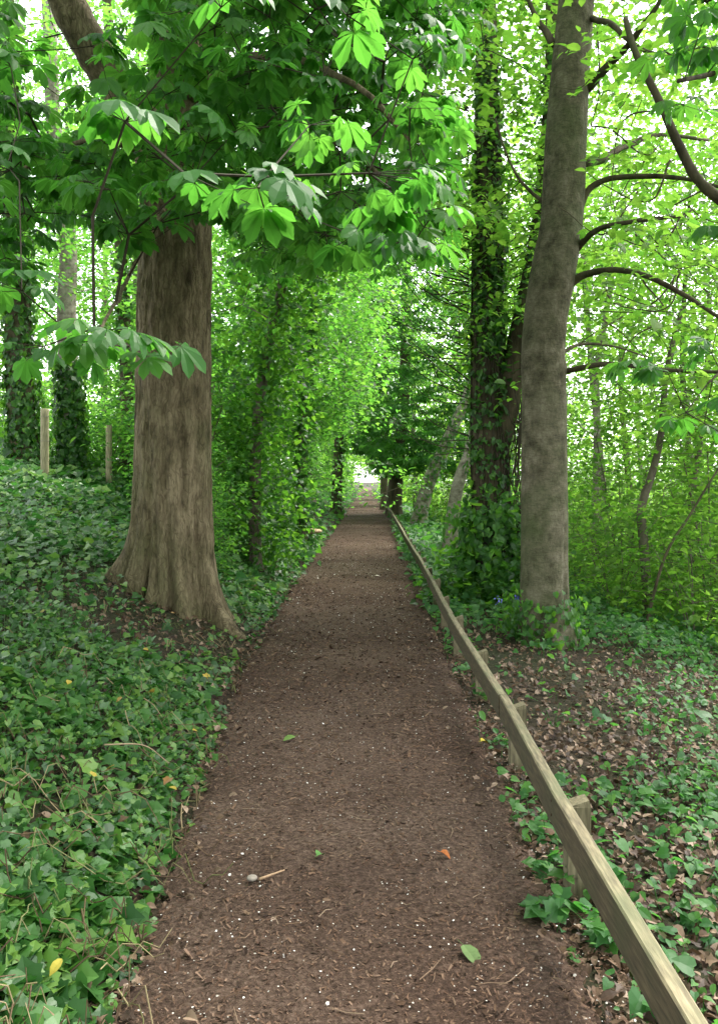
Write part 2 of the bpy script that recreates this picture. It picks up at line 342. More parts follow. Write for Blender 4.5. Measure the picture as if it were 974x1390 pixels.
def one_leaf(name, label, x, y, size, cols, temp, rot=0, tilt=.15, z=None, group=None):
    mb = MB(); z = (float(max(pz(x, y), gz(x, y))) + .02) if z is None else z
    scatter(mb, [temp], [(0, 0, 0)], [(tilt, -tilt * .6, 1)], [(math.sin(rot), math.cos(rot), 0)], size, np.array([.5]))
    sweep(mb, [(0, 0, 0), (-math.sin(rot) * size * .3, -math.cos(rot) * size * .3, .004)], [.0015, .001], 4)
    o = put(name, mb.build(name, flatmat(name + '_skin', cols)), loc=(x, y, z)); setp(o, label, 'leaf', group)
def G(px, py, z=.03):
    Y = (CH - z) * F / (py - HY); return (px - VX) / F * Y, Y
for px, py, s, c, rt, lab in ((430, 1168, .055, (.07, .16, .04), .5, 'small green fallen leaf lying near the middle of the brown path'),
                              (597, 1162, .05, (.35, .12, .04), 2, 'orange brown fallen leaf lying on the path beside the rail'),
                              (652, 1011, .06, (.36, .30, .04), 1, 'yellow fallen leaf at the path edge by the ivy under the rail'),
                              (400, 1004, .085, (.10, .17, .04), 4, 'flat green fallen leaf on the left half of the path'),
                              (510, 783, .12, (.7, .62, .55), 1, 'whitish fallen leaf alone on the far stretch of path'),
                              (628, 1290, .10, (.09, .14, .05), 2.6, 'green fallen leaf on the path at the very bottom of the view')):
    x, y = G(px, py); one_leaf('fallen_leaf', lab, x, y, s, [c, c], CURL if s < .08 else OVATE, rt)
for px, py, s, lab in ((342, 1197, .022, 'round pale pebble on the mulch near the left edge of the path'), ):
    mb = MB(); x, y = G(px, py); th = np.linspace(.15, np.pi - .15, 8)
    sweep(mb, [(0, 0, s * .5 * -math.cos(t)) for t in th], [s * math.sin(t) for t in th], 10, rnd=.5)
    setp(put('pebble', mb.build('pebble', flatmat('pebble_stone', [(.22, .19, .16), (.22, .19, .16)]), smooth=True), loc=(x, y, .045)), lab, 'pebble')
def stick(name, label, pts, r, cols, cat='stick'):
    P = np.array([(a, b, max(float(gz(a, b)), float(pz(a, b)) if xL(b) < a < xR(b) else -9) + h) for a, b, h in pts]); mb = MB(); C = spline(P, 6)
    sweep(mb, C, np.linspace(r, r * .5, len(C)), 7, rnd=.5); setp(put(name, mb.build(name, flatmat(name + '_wood', cols), org=P[0], smooth=True), loc=P[0]), label, cat)
x0, y0 = G(352, 1200); x1, y1 = G(386, 1187); stick('stick', 'short pale broken stick lying on the mulch near the ivy', [(x0, y0, .02), (x1, y1, .02)], .006, [(.3, .2, .12)] * 2)
stick('stick', 'thin bent dry stick lying across the ivy leaves on the bank', [(-1.25, 4.15, .12), (-1.1, 4.3, .15), (-.98, 4.32, .12)], .004, [(.3, .22, .14)] * 2)
# the pale cut stone on the left verge
mb = MB(); x, y = -1.42, 21.0; th = np.linspace(.1, np.pi - .1, 9)
sweep(mb, [(0, 0, .06 * -math.cos(t)) for t in th], [.30 * math.sin(t) ** .5 for t in th], 14, f=lambda t, i: 1 + .2 * np.cos(2 * t + 1) + .08 * np.cos(5 * t), rnd=.5)
setp(put('stone', mb.build('stone', flatmat('sandstone', [(.45, .33, .22)] * 2), smooth=True), loc=(x, y, float(gz(x, y)) + .20)), 'flat pale sandy stone lying in the greenery of the left verge', 'stone')

# ------------------------------------------------------------------ ground cover
BT = W(234, 0, 8.7)[0]                            # x of the chestnut trunk
def cover(name, temps, mat, x, y, size, lift, tilt=.45, up=(0, 0, 1), rnd=None, stems=False, zf=None):
    n = len(x); mb = MB(); z = gz(x, y) + lift
    Nn = np.stack([R.normal(size=n) * tilt, R.normal(size=n) * tilt - .35 * tilt, np.ones(n)], -1)
    D = np.stack([R.normal(size=n) * .8, R.normal(size=n) * .8 - .5, -.1 * np.ones(n)], -1)
    scatter(mb, temps, np.stack([x, y, z], -1), Nn, D, size, rnd)
    if stems:
        k = R.random(n) < .35; P = np.stack([x, y, z], -1)[k]; Q = P + R.normal(size=P.shape) * .02; Q[:, 2] = P[:, 2] - lift[k] if np.ndim(lift) else P[:, 2] - .06
        frusta(mb, P, Q, np.full(k.sum(), .0013), np.full(k.sum(), .002), 3)
    return put(name, mb.build(name, mat), kind='stuff')
def wedge(n, y0, y1, x0f, x1f): return samp(n, y0, y1, x0f, x1f)
# ivy on the left bank
x, y = wedge(70000, 1.3, 26, lambda y: -.5 * y - 1.6, lambda y: xL(y) + .02)
e = xL(y) - x; dT = np.hypot(x - BT, y - 8.6)
dens = np.clip(.25 + e * 5.5 + 2.2 * n2(x, y, 1.6), 0, 1) * np.clip((dT - .55) * 1.1 + .25, 0.04, 1)
bare = np.exp(-(((x + 1.9) / .75) ** 2 + ((y - 7.5) / .75) ** 2)); dens *= 1 - .85 * bare
dens *= np.clip(1.0 + 3.6 * n2(x, y, 1.3), .10, 1)
q = R.random(len(x)) < dens; x, y = x[q], y[q]; e = xL(y) - x
big = np.clip(.75 + 1.6 * n2(x, y, .8), .55, 1.3)
size = .060 * big * np.exp(R.normal(size=len(x)) * .42) * np.clip(y / 7, 1, 2.6)
size = np.minimum(size, .088 * np.clip(y / 7, 1, 2.6))
cover('ivy_ground_cover', [IVY, IVY3, IVY2], M_IVY, x, y, size, np.clip(e * .5, .02, 1) * R.random(len(x)) ** .7 * .19 * np.clip(y / 8, 1, 2) + .015, .52, stems=True)
mb = MB()
for k in range(330):                              # bare runners of the ivy and dead stalks
    y = 1.9 * (11 / 1.9) ** random.random(); x = random.uniform(-.45 * y - .3, float(xL(y)) + .05); a = random.uniform(0, 6.3); L = random.uniform(.12, .5); P = []
    for q in range(7):
        a += random.uniform(-.5, .5); x += math.cos(a) * L / 7; y += math.sin(a) * L / 7; P.append((x, y, float(gz(x, y)) + random.uniform(.02, .13)))
    sweep(mb, P, np.linspace(.0028, .0014, 7), 4, rnd=random.random())
put('ivy_runners', mb.build('ivy_runners', flatmat('runner_bark', [(.05, .03, .018), (.12, .08, .045), (.10, .13, .04), (.3, .22, .13)])), kind='stuff')
# yellowing leaves in the ivy
x, y = wedge(34, 1.8, 12, lambda y: -.45 * y - .6, lambda y: xL(y) - .1)
cover('yellow_ivy_leaves', [IVY, OVATE], leafmat('yellow_leaf', [(.35, .22, .03), (.45, .38, .05), (.25, .12, .04)], [(.3, .2, .03)] * 2, .2), x, y, R.uniform(.03, .055, len(x)), R.random(len(x)) * .05 + .09, .4)
# dead leaves: under the chestnut, along both path edges, and over the right slope
DEAD = leafmat('dead_leaf', [(.025, .013, .008), (.05, .027, .015), (.085, .048, .027), (.13, .078, .045), (.30, .21, .15)], [(.1, .06, .03)] * 2, .12, .6, .3)
x, y = wedge(26000, 1.5, 18, lambda y: xR(y) - .05, lambda y: .5 * y + 1.5); q = R.random(len(x)) < np.clip((x - xR(y)) * 3 + .25, 0, 1) * np.clip(1.0 + 1.6 * n2(x, y, .9), .35, 1); x, y = x[q], y[q]
x4, y4 = wedge(5000, 1.5, 14, lambda y: xL(y) - .05, lambda y: xR(y) + .1); q = R.random(len(x4)) < np.exp(-np.minimum(x4 - xL(y4), xR(y4) - x4) / .09) * .9; x4, y4 = x4[q], y4[q]
x2, y2 = wedge(3000, 1.5, 14, lambda y: -.45 * y - .6, lambda y: xL(y) + .08); q = R.random(len(x2)) < .55; x2, y2 = x2[q], y2[q]
x3 = R.normal(size=1100) * .7 - 1.85; y3 = R.normal(size=1100) * .7 + 7.7; q = x3 < xL(y3); x3, y3 = x3[q], y3[q]
x, y = [np.concatenate(v) for v in ((x, x2, x3, x4), (y, y2, y3, y4))]
cover('dead_leaf_litter', [CURL, OVATE, LOBE], DEAD, x, y, R.uniform(.02, .058, len(x)) * np.clip(y / 8, 1, 1.8), R.random(len(x)) * .03 + .008, .5)
# green herbs and ivy over the right slope
x, y = wedge(60000, 1.5, 30, lambda y: xR(y) - .06, lambda y: .5 * y + 2)
e = x - xRail(y); nz = n2(x, y, 1.1)
dens = np.clip(.02 + 2.6 * nz + .09 * e + np.clip((y - 9) * .14, 0, .9) + .16 * np.exp(-((e - .15) / .2) ** 2), .03, 1)
q = R.random(len(x)) < dens; x, y = x[q], y[q]; e = x - xRail(y)
cover('ground_herbs', [IVY3, OVATE, IVY2], M_HERB, x, y, .036 * np.exp(R.normal(size=len(x)) * .35) * np.clip(y / 6, 1, 3), R.random(len(x)) * .09 * np.clip(y / 5, .8, 3) + .015, .45, stems=True)
# far verges, both sides of the path
x, y = wedge(36000, 9, 130, lambda y: -.47 * y - 2, lambda y: .47 * y + 3); q = ~((x > xL(y) - .02) & (x < xR(y) + .05)) & (R.random(len(x)) < .9) & (np.hypot(x - BT, y - 8.6) > 1.2); x, y = x[q], y[q]
far = np.minimum(np.maximum(xL(y) - x, x - xR(y)), 1.5)
cover('verge_greenery', [OVATE, LOBE, IVY2], M_HERB, x, y, .055 * np.exp(R.normal(size=len(x)) * .3) * np.clip(y / 9, 1, 5), R.random(len(x)) * .22 * np.clip(far + .2, 0, 1.4) + .02, .5)

# ------------------------------------------------------------------ the rail fence
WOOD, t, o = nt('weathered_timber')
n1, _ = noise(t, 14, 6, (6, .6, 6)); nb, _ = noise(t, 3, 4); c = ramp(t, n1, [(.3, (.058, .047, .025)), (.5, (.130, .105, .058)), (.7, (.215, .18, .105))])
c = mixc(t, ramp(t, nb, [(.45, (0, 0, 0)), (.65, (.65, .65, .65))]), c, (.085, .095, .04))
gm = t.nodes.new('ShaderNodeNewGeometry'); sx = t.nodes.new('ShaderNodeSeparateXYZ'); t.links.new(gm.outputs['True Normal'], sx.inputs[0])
c = mixc(t, ramp(t, sx.outputs[2], [(.3, (0, 0, 0)), (.7, (1, 1, 1))]), mixc(t, 1.0, c, (.52, .47, .42), 'MULTIPLY'), c)     # shade of the side faces painted into the timber colour
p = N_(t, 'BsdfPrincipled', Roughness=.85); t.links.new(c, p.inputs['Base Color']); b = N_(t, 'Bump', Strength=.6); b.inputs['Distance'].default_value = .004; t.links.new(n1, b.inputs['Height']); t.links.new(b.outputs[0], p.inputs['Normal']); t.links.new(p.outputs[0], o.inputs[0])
POST, t, o = nt('post_timber'); n1, _ = noise(t, 14, 6, (6, 6, .6)); c = ramp(t, n1, [(.3, (.06, .05, .028)), (.5, (.13, .11, .06)), (.7, (.21, .18, .11))]); p = N_(t, 'BsdfPrincipled', Roughness=.88); t.links.new(c, p.inputs['Base Color']); t.links.new(p.outputs[0], o.inputs[0])
fence = thing('rail_fence', 'long low weathered timber rail on short square posts along the right edge of the path', 'fence', (.735, 1.2, 0))
posts = [1.85 + 1.5 * k for k in range(42)]
TOPZ = .40
def rtop(y): return TOPZ + .02 * n2(np.asarray(y, float), np.asarray(y, float) * 0 + 2, .4)
for i, (a, b) in enumerate(zip([-1.15, .35] + posts[0:-1:2], [.35] + posts[0:1] + posts[2::2] + [posts[-1]])):
    if b - a < .5: continue
    mb = MB(); ys = np.linspace(a + .003, b - .003, 9); V = []; jx = random.uniform(-.006, .006); w = .024
    sag = np.sin(np.linspace(0, math.pi, 9)) * random.uniform(-.012, .008)
    for yy, sg in zip(ys, sag):
        xc = float(xRail(yy)) + jx; zt = float(rtop(yy)) + sg
        for dx, dz in ((-w, -.125), (w, -.125), (w, -.006), (w - .006, 0), (-w + .006, 0), (-w, -.006)): V.append((xc + dx, yy, zt + dz))
    Fc = [[i2 * 6 + j, i2 * 6 + (j + 1) % 6, (i2 + 1) * 6 + (j + 1) % 6, (i2 + 1) * 6 + j][::-1] for i2 in range(8) for j in range(6)] + [[0, 1, 2, 3, 4, 5], [53, 52, 51, 50, 49, 48]]
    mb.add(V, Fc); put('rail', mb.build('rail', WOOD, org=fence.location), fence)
for yy in posts + [.35]:
    xc = float(xRail(yy)) + .026 + .045; s = .043; zt = float(rtop(yy)) - random.uniform(.03, .06); g = float(gz(xc, yy)) - .25; tl = random.uniform(-.01, .01)
    V = [(xc + dx * s * k + (tl if zz > .1 else 0), yy + dy * s * k, zz + (.012 * dx if k < 1 else 0)) for zz, k in ((g, 1), (zt - .012, 1), (zt, .86)) for dx, dy in ((-1, -1), (1, -1), (1, 1), (-1, 1))]
    V = [(a, b, zz) for a, b, zz in V]
    Fc = [[k * 4 + j, k * 4 + (j + 1) % 4, (k + 1) * 4 + (j + 1) % 4, (k + 1) * 4 + j] for k in range(2) for j in range(4)] + [[8, 9, 10, 11], [3, 2, 1, 0]]
    mb = MB(); mb.add(V, Fc); put('post', mb.build('post', POST, org=fence.location), fence)
for yy in posts[:9] + [.35]:
    for dz in (.035, .09):
        mb = MB(); xx = float(xRail(yy)) - .024; zc = float(rtop(yy)) - dz; sweep(mb, [(xx - .0035, yy, zc), (xx + .01, yy, zc)], .006, 8, rnd=.5); put('nail', mb.build('nail', flatmat('rusty_iron', [(.06, .035, .022)] * 2, .6), org=fence.location), fence)
POST2, t, o = nt('round_post_timber'); n1, _ = noise(t, 14, 6, (6, 6, .6)); c = ramp(t, n1, [(.3, (.12, .11, .06)), (.5, (.22, .20, .11)), (.7, (.32, .29, .18))]); p = N_(t, 'BsdfPrincipled', Roughness=.88); t.links.new(c, p.inputs['Base Color']); t.links.new(p.outputs[0], o.inputs[0])
# two round fence posts on the bank
for (px, pt, pb, w, Y, lab) in ((61, 555, 668, 11, 13.5, 'taller pale round fence post in the ivy, beside the ivy clad trunk at far left'), (148, 577, 690, 8.5, 15.5, 'thinner round fence post in the ivy, just left of the big furrowed trunk')):
    a = W(px, pt, Y); g = float(gz(a[0], Y)); mb = MB(); r = w / 2 / F * Y
    zs = np.linspace(g - .3, a[2], 14); rr = np.full(14, r); rr[-1] = r * .82; 
    C = np.stack([a[0] + .0 * zs, np.full(14, Y), zs], -1); C = np.vstack([C[:-1], C[-1] - [0, 0, .012], C[-1]]); rr = np.append(rr[:-1], [r, r * .85])
    sweep(mb, C, rr, 14, f=lambda t, i: 1 + .03 * np.cos(3 * t)); th = thing('fence_post', lab, 'fence post', (a[0], Y, g), 'round posts of the fence on the bank')
    put('post', mb.build('post', POST2, org=th.location, smooth=True), th)
    for z in (a[2] - .12, a[2] - .5):
        mb = MB(); sweep(mb, [(a[0] + r * 1.04 * math.cos(q) , Y + r * 1.04 * math.sin(q), z) for q in np.linspace(0, 6.28, 20)], .0022, 5)
        put('wire_tie', mb.build('wire_tie', flatmat('old_wire', [(.2, .19, .17)] * 2, .5), org=th.location), th)

# ------------------------------------------------------------------ hero trunks
def interp_rows(rows, Y, n, z0=None):
    rows = sorted(rows, key=lambda r: -r[2]); zz = np.array([CH + (HY - r[2]) / F * Y for r in rows]); cx = np.array([((r[0] + r[1]) / 2 - VX) / F * Y for r in rows]); rr = np.array([(r[1] - r[0]) / 2 / F * Y for r in rows])
    lo = zz[0] if z0 is None else z0; z = np.linspace(lo, zz[-1], n); P = spline(np.stack([cx, rr, zz], -1), 8)
    return np.interp(z, P[:, 2], P[:, 0]), z, np.interp(z, P[:, 2], P[:, 1])
# --- big chestnut, left
Y0 = 8.7
cx, zz, rr = interp_rows([(184, 288, 860), (184, 287, 740), (185, 286, 640), (186, 285, 560), (188, 286, 420), (193, 287, 280), (197, 285, 180), (205, 283, 60), (212, 282, -80), (222, 280, -300), (236, 276, -700)], Y0, 560, z0=-.1)
rr *= np.clip(1 - .0 * zz, .9, 1); rootA = [(186, 1.05, .34, .30), (222, .42, .26, .35), (258, .30, .20, .30), (292, .62, .24, .42), (338, 1.15, .30, .30), (30, .8, .4, .35), (90, .8, .4, .4), (140, .7, .35, .4)]
th = np.arange(220) / 220 * 2 * np.pi
zg = gz(cx[0] + .62 * np.cos(th), Y0 + .62 * np.sin(th))
TH, ZZ = np.meshgrid(th, zz); RR = np.repeat(rr[:, None], 220, 1); K = np.ones_like(TH); H = np.maximum(ZZ - zg[None] + .05, 0)
for a, amp, w, h in rootA:
    d = (TH - math.radians(a) + .12 * np.sin(ZZ * 1.5) + np.pi) % (2 * np.pi) - np.pi; K += amp * np.exp(-(d / (w + .10 * H)) ** 2) * (.90 * np.exp(-(H / h) ** 1.15) + .035 * np.exp(-H / 1.2))
K += .07 * np.exp(-H / .3)
for a, amp, w, hh in ((204, .24, .10, .7), (241, .30, .09, .9), (274, .46, .085, .8), (318, .42, .09, .7), (306, .10, .05, 1.5), (255, .08, .06, 2.0)):
    d = (TH - math.radians(a) + .10 * np.sin(ZZ * 2 + a) + np.pi) % (2 * np.pi) - np.pi; K -= amp * np.exp(-(d / w) ** 2) * np.exp(-H / hh)
d = (TH - math.radians(291) - .10 * np.sin(ZZ * 1.1) + np.pi) % (2 * np.pi) - np.pi
K -= .085 * np.exp(-(d / .085) ** 2) * np.clip(1 - np.abs(ZZ - 2.1) / 1.4, 0, 1) ** .5
K += .05 * np.exp(-((d - .22) / .16) ** 2) * np.clip(1 - np.abs(ZZ - 2.1) / 1.6, 0, 1)
K += .025 * np.cos(5 * TH + 1.3 * ZZ) * np.exp(-np.maximum(ZZ - 1, 0) / 3) + .02 * np.cos(3 * TH - ZZ)
X = np.cos(TH) * RR; Yy = np.sin(TH) * RR
b = fbm(np.stack([X * 13, Yy * 13, ZZ * 2.6], -1), 5); bb = fbm(np.stack([X * 30 + 5, Yy * 30, ZZ * 7], -1), 3)
RR = RR * K + .055 * (np.clip(-np.abs(b * 2.2) + .14, -.25, .14)) + .018 * bb + .02 * fbm(np.stack([X * 4, Yy * 4, ZZ * 3], -1), 2)
V = np.stack([cx[:, None] + np.cos(TH) * RR, Y0 + np.sin(TH) * RR, ZZ], -1).reshape(-1, 3)
n, k = TH.shape; i, j = np.meshgrid(np.arange(n - 1), np.arange(k), indexing='ij')
q = np.stack([i * k + j, i * k + (j + 1) % k, (i + 1) * k + (j + 1) % k, (i + 1) * k + j], -1).reshape(-1, 4)
chest = thing('horse_chestnut_tree', 'massive horse chestnut with thick furrowed brown trunk and flared roots, left of the path', 'tree', (cx[0], Y0, float(gz(cx[0], Y0))))
mb = MB(); mb.add(V, L=q.ravel(), S=np.arange(len(q)) * 4)
put('trunk', mb.build('trunk', B_CHEST, org=chest.location, smooth=True), chest)
limbs = [spline([W(225, 235, 8.75), W(185, 165, 8.7), W(128, 70, 8.5), W(85, -10, 8.3), W(40, -140, 8.0), W(20, -320, 7.6)], 10),
         spline([W(262, 130, 8.5), W(300, 30, 7.6), W(330, -80, 6.6), W(350, -150, 5.4)], 8),
         spline([W(255, 60, 8.8), W(340, -60, 9.5), W(420, -160, 10.5), W(480, -260, 11.5)], 8),
         spline([W(225, 0, 8.6), W(190, -110, 7.4), W(150, -200, 6.2), W(100, -260, 5.0)], 8)]
limbs += [spline([W(228, 262, 8.5), W(190, 205, 7.6), (W(120, 190, 6.9)), W(40, 225, 6.3), W(-40, 290, 6)], 8), spline([W(250, 215, 8.4), W(330, 165, 7.4), W(420, 175, 6.6), W(500, 225, 6), W(560, 290, 5.7)], 8),
          spline([W(255, 130, 8.5), W(330, 80, 7), W(420, 85, 5.8), W(500, 130, 5.1), W(555, 190, 4.8)], 8), spline([W(232, 270, 8.4), W(200, 330, 7.4), W(170, 390, 6), W(150, 430, 4.6), W(135, 450, 3.8)], 8),
          spline([W(262, 235, 8.7), W(330, 240, 9.4), W(410, 260, 10.2), W(500, 320, 11)], 8)]
for L in limbs[4:]: L[1:-1] += fbm(L[1:-1, :, None] * 2.2 + np.array([0, 5.1, 9.7]), 2) * .10
for L, (r0, r1) in zip(limbs, ((.215, .13), (.09, .035), (.13, .06), (.12, .05), (.035, .010), (.035, .010), (.035, .010), (.020, .006), (.045, .014))):
    mb = MB(); sweep(mb, L, np.linspace(r0, r1, len(L)) * (1 + .03 * R.normal(size=len(L))), 28, f=lambda t, i: 1 + .04 * np.cos(2 * t + i * .2) + .02 * np.cos(5 * t + i * .4)); put('limb', mb.build('limb', B_CHEST, org=chest.location, smooth=True), chest)
def palm_leaves(mb, tw, tips, dirs, per=(4, 8), size=(.13, .21), spread=.16, temps=PALM, droop=.35):
    P = []; Nn = []; D = []; S = []
    for t, d in zip(tips, dirs):
        for k in range(random.randint(*per)):
            a = random.uniform(0, 6.283); h = np.array([math.cos(a), math.sin(a), random.uniform(-.35, .25)]) + .5 * d
            base = t + h * random.uniform(.4, 1.1) * spread; P.append(base)
            frusta(tw, [t], [base], [.0022], [.0016], 3)
            hh = h.copy(); hh[2] = -droop * random.uniform(.3, 1.6); D.append(hh); Nn.append(np.array([hh[0] * .35, hh[1] * .35, 1]) + R.normal(size=3) * .28); S.append(random.uniform(*size))
    scatter(mb, temps, np.array(P), np.array(Nn), np.array(D), np.array(S))
def tips_of(sk):
    P = np.array(sk.P); t = np.array(sk.tips); return P[t], norm(P[t] - P[np.array(sk.par)[t]])
# the points the twigs of the chestnut reach
def low(px): return np.interp(px, [-200, 0, 60, 110, 150, 200, 290, 340, 420, 500, 560, 600, 615, 640], [420, 400, 330, 350, 400, 355, 350, 385, 400, 370, 385, 350, 150, -150])
A = []
while len(A) < 1000:
    px, py, Yd = random.uniform(-160, 640), random.uniform(-330, 470), random.uniform(4.6, 8.4)
    if Yd > 8 and 180 < px < 290 and py > 120: continue
    if py > low(px) - 40 - 60 * (Yd < 5) or (px > 590 and py > 100): continue
    if 10 < px < 195 and py < 140 and random.random() < .96: continue          # the bare limb shows here
    if 100 < px < 300 and Yd < 8.2 and 300 < py and random.random() < .4: continue
    A.append(W(px, py, Yd))
B = []
while len(B) < 330:                               # the far side of the crown, over the path
    px, py, Yd = random.uniform(250, 615), random.uniform(-200, 430), random.uniform(9, 13.5)
    if py > low(px) - 10: continue
    B.append(W(px, py, Yd))
for px, py, Yd in ((128, 448, 3.4), (142, 462, 3.5), (176, 470, 3.7), (115, 470, 3.6), (30, 395, 3.6), (60, 470, 3.9), (250, 235, 3.1), (350, 255, 2.9), (360, 240, 3.2), (500, 235, 3.3), (470, 20, 2.9), (560, 80, 3.2), (530, 255, 3.6), (170, 165, 3.2), (560, 290, 4), (540, 330, 4.2), (480, 320, 4.4), (420, 170, 3.5), (300, 10, 3), (10, 225, 4), (15, 90, 4.2)): A.append(W(px, py, Yd))
for k in range(270):                              # the crown spreads on over and behind the viewer
    a = np.array([random.uniform(-6, 4.5), random.uniform(-3.5, 8), random.uniform(5.4, 9.5)])
    if a[2] > 1.9 + .62 * a[1] or a[1] < 3: A.append(a)
core = [(np.stack([cx, np.full(len(cx), Y0), zz], -1)[zz > 4][::14], None)] + [(L[::2], 1) for L in limbs]
sk = Skel(core); skip = len(sk.P); sk.grow(A + B, .28, lo=3.3, bow=.10, wob=.14); sk.radii(.0032, 2.5)
tw = MB(); sk.mesh(tw, skip=skip, rmax=.035); T, D = tips_of(sk); lv = MB(); palm_leaves(lv, tw, T, D, (4, 8), (.085, .155), .17, droop=.5)
put('crown', lv.crown(tw, M_CHEST, chest.location), chest)

def climb(mb, C, rr, n, size, zmax, lo=None, out=.05, dens=None):
    C = np.asarray(C); q = (C[:, 2] < zmax) if lo is None else (C[:, 2] < zmax) & (C[:, 2] > lo); idx = np.flatnonzero(q); i = R.choice(idx, n); t = R.uniform(0, 6.283, n)
    if dens is not None:
        k = fbm(np.stack([np.cos(t) * 1.3, np.sin(t) * 1.3, C[i, 2] * .9], -1), 3) > dens; i, t = i[k], t[k]; n = len(i)
    o = np.stack([np.cos(t), np.sin(t), t * 0], -1); r = (rr[i] if np.ndim(rr) else rr) + R.random(n) ** 2 * out
    P = C[i] + o * r[:, None] + np.stack([t * 0, t * 0, R.normal(size=n) * .05], -1)
    scatter(mb, [IVY, IVY2], P, o + R.normal(size=o.shape) * .38 + [0, 0, .35], np.stack([R.normal(size=n) * .5, R.normal(size=n) * .5, -np.ones(n)], -1), size * np.exp(R.normal(size=n) * .3))
# --- smooth trunk, right of the rail
Y1 = 9.0
cx, zz, rr = interp_rows([(700, 775, 900), (703, 771, 868), (705, 769, 820), (707, 769, 700), (708, 768, 560), (708, 766, 480), (712, 770, 430), (719, 780, 375), (733, 790, 300), (739, 795, 200), (747, 799, 100), (757, 805, 0), (764, 808, -120), (772, 808, -400)], Y1, 300, z0=-.35)
def smoothf(th, i):
    h = max(0, zz[i] - .0); k = 1 + .02 * np.cos(3 * th + zz[i]) + .03 * np.exp(-h / .5) * np.cos(6 * th + 1)
    for a, amp in ((200, .22), (285, .32), (330, .35), (60, .3), (130, .3)):
        d = (th - math.radians(a) + np.pi) % (2 * np.pi) - np.pi; k = k + amp * np.exp(-(d / .33) ** 2) * np.exp(-h / .28)
    d = (th - math.radians(318) + np.pi) % (2 * np.pi) - np.pi; k = k - .10 * np.exp(-(d / .12) ** 2) * np.clip(1 - abs(zz[i] - .5) / .8, 0, 1)
    p = np.stack([np.cos(th) * 1.2, np.sin(th) * 1.2, th * 0 + zz[i] * 1.6], -1); k = k + .10 * fbm(p, 3) + .02 * fbm(p * 9, 2)
    for kz, ka in ((1.05, 300), (2.75, 335), (3.6, 290), (4.25, 280), (3.15, 322), (1.9, 262), (5.2, 300)):     # branch scars
        d = (th - math.radians(ka) + np.pi) % (2 * np.pi) - np.pi; k = k + .13 * np.exp(-(d / .18) ** 2 - ((zz[i] - kz) / .06) ** 2) - .10 * np.exp(-(d / .07) ** 2 - ((zz[i] - kz) / .03) ** 2)
    return k
C = np.stack([cx, np.full(len(cx), Y1), zz], -1)
beech = thing('smooth_barked_tree', 'smooth grey brown trunk standing just beyond the rail, with bare branches reaching right', 'tree', (cx[20], Y1, float(gz(cx[20], Y1))))
mb = MB(); sweep(mb, C, rr, 90, f=smoothf); put('trunk', mb.build('trunk', B_GREY, org=beech.location, smooth=True), beech)
mb = MB(); climb(mb, C, rr * 1.25, 420, .055, .42, lo=-.1, out=.16); put('ivy', mb.build('ivy', M_IVYD, org=beech.location), beech)
brs = [([(760, 505, 9), (785, 499, 8.8), (830, 493, 8.4), (900, 500, 8.0), (990, 503, 7.6), (1080, 498, 7.2)], .032),
       ([(772, 388, 9), (795, 372, 8.9), (835, 366, 8.6), (890, 378, 8.2), (940, 405, 8.0), (990, 440, 7.8)], .042),
       ([(776, 350, 9), (790, 330, 8.9), (815, 308, 8.6), (860, 299, 8.3), (927, 292, 8.1)], .042),
       ([(785, 290, 9), (800, 258, 9), (830, 243, 8.9), (890, 240, 8.7), (940, 245, 8.4), (1010, 262, 8)], .040),
       ([(790, 222, 9.1), (820, 213, 9.4), (850, 197, 9.8), (890, 182, 10.2), (960, 190, 10.8)], .055),
       ([(795, 120, 9), (815, 98, 8.8), (838, 75, 8.6), (858, 52, 8.4), (880, 20, 8.2), (920, -40, 8)], .05),
       ([(797, 22, 9), (825, 28, 8.6), (850, 48, 8.3), (880, 70, 8.1), (930, 78, 7.8)], .035),
       ([(757, 480, 9.1), (790, 466, 9.5), (835, 470, 9.9), (880, 485, 10.3)], .022),
       ([(745, 280, 9), (715, 255, 9.2), (690, 215, 9.5), (672, 160, 9.8)], .022),
       ([(752, 60, 9), (725, 20, 9.3), (700, -40, 9.6)], .04),
       ([(775, -60, 9), (740, -130, 8), (690, -200, 7), (640, -260, 6)], .06),
       ([(790, -40, 9), (840, -110, 8), (900, -180, 7), (960, -240, 6)], .06)]
for k in range(26):
    px, py, Yd = random.uniform(800, 1000), random.uniform(60, 470), random.uniform(8.2, 11); sgn = random.choice((-1, 1)); brs.append(([(px, py, Yd), (px + sgn * random.uniform(20, 60), py + random.uniform(10, 60), Yd), (px + sgn * random.uniform(60, 140), py + random.uniform(-20, 150), Yd + .2)], random.uniform(.006, .013)))
BR = []
for P, r in brs:
    L = spline([W(*p) for p in P], 7); L[1:-1] += (fbm(L[1:-1, :, None] * 2.6 + np.array([0, 5.1, 9.7]) + r * 100, 3)) * .10; BR.append(L); mb = MB(); sweep(mb, L, np.linspace(r, r * .35, len(L)), 12, f=lambda t, i: 1 + .05 * np.cos(2 * t + i * .3)); put('branch', mb.build('branch', B_DARK, org=beech.location, smooth=True), beech)
A = []
while len(A) < 460:
    px, py, Yd = random.uniform(600, 1100), random.uniform(-330, 560), random.uniform(6.8, 13)
    if 700 < px < 800 and Yd < 9.4: continue
    if px < 720 and py > 330: continue
    if py > 150 and random.random() < .45 and Yd < 9: continue
    if Yd < 8 and py > -30 and px < 850: continue
    if py > 100 and random.random() < .25: continue
    A.append(W(px, py, Yd))
sk = Skel([(C[zz > 3.2][::12], None)] + [(L[1:], 1) for L in BR]); skip = len(sk.P); sk.grow(A, .28, lo=2.5, bow=.04, wob=.14); sk.radii(.003, 2.5)
tw = MB(); sk.mesh(tw, skip=skip, rmax=.03)
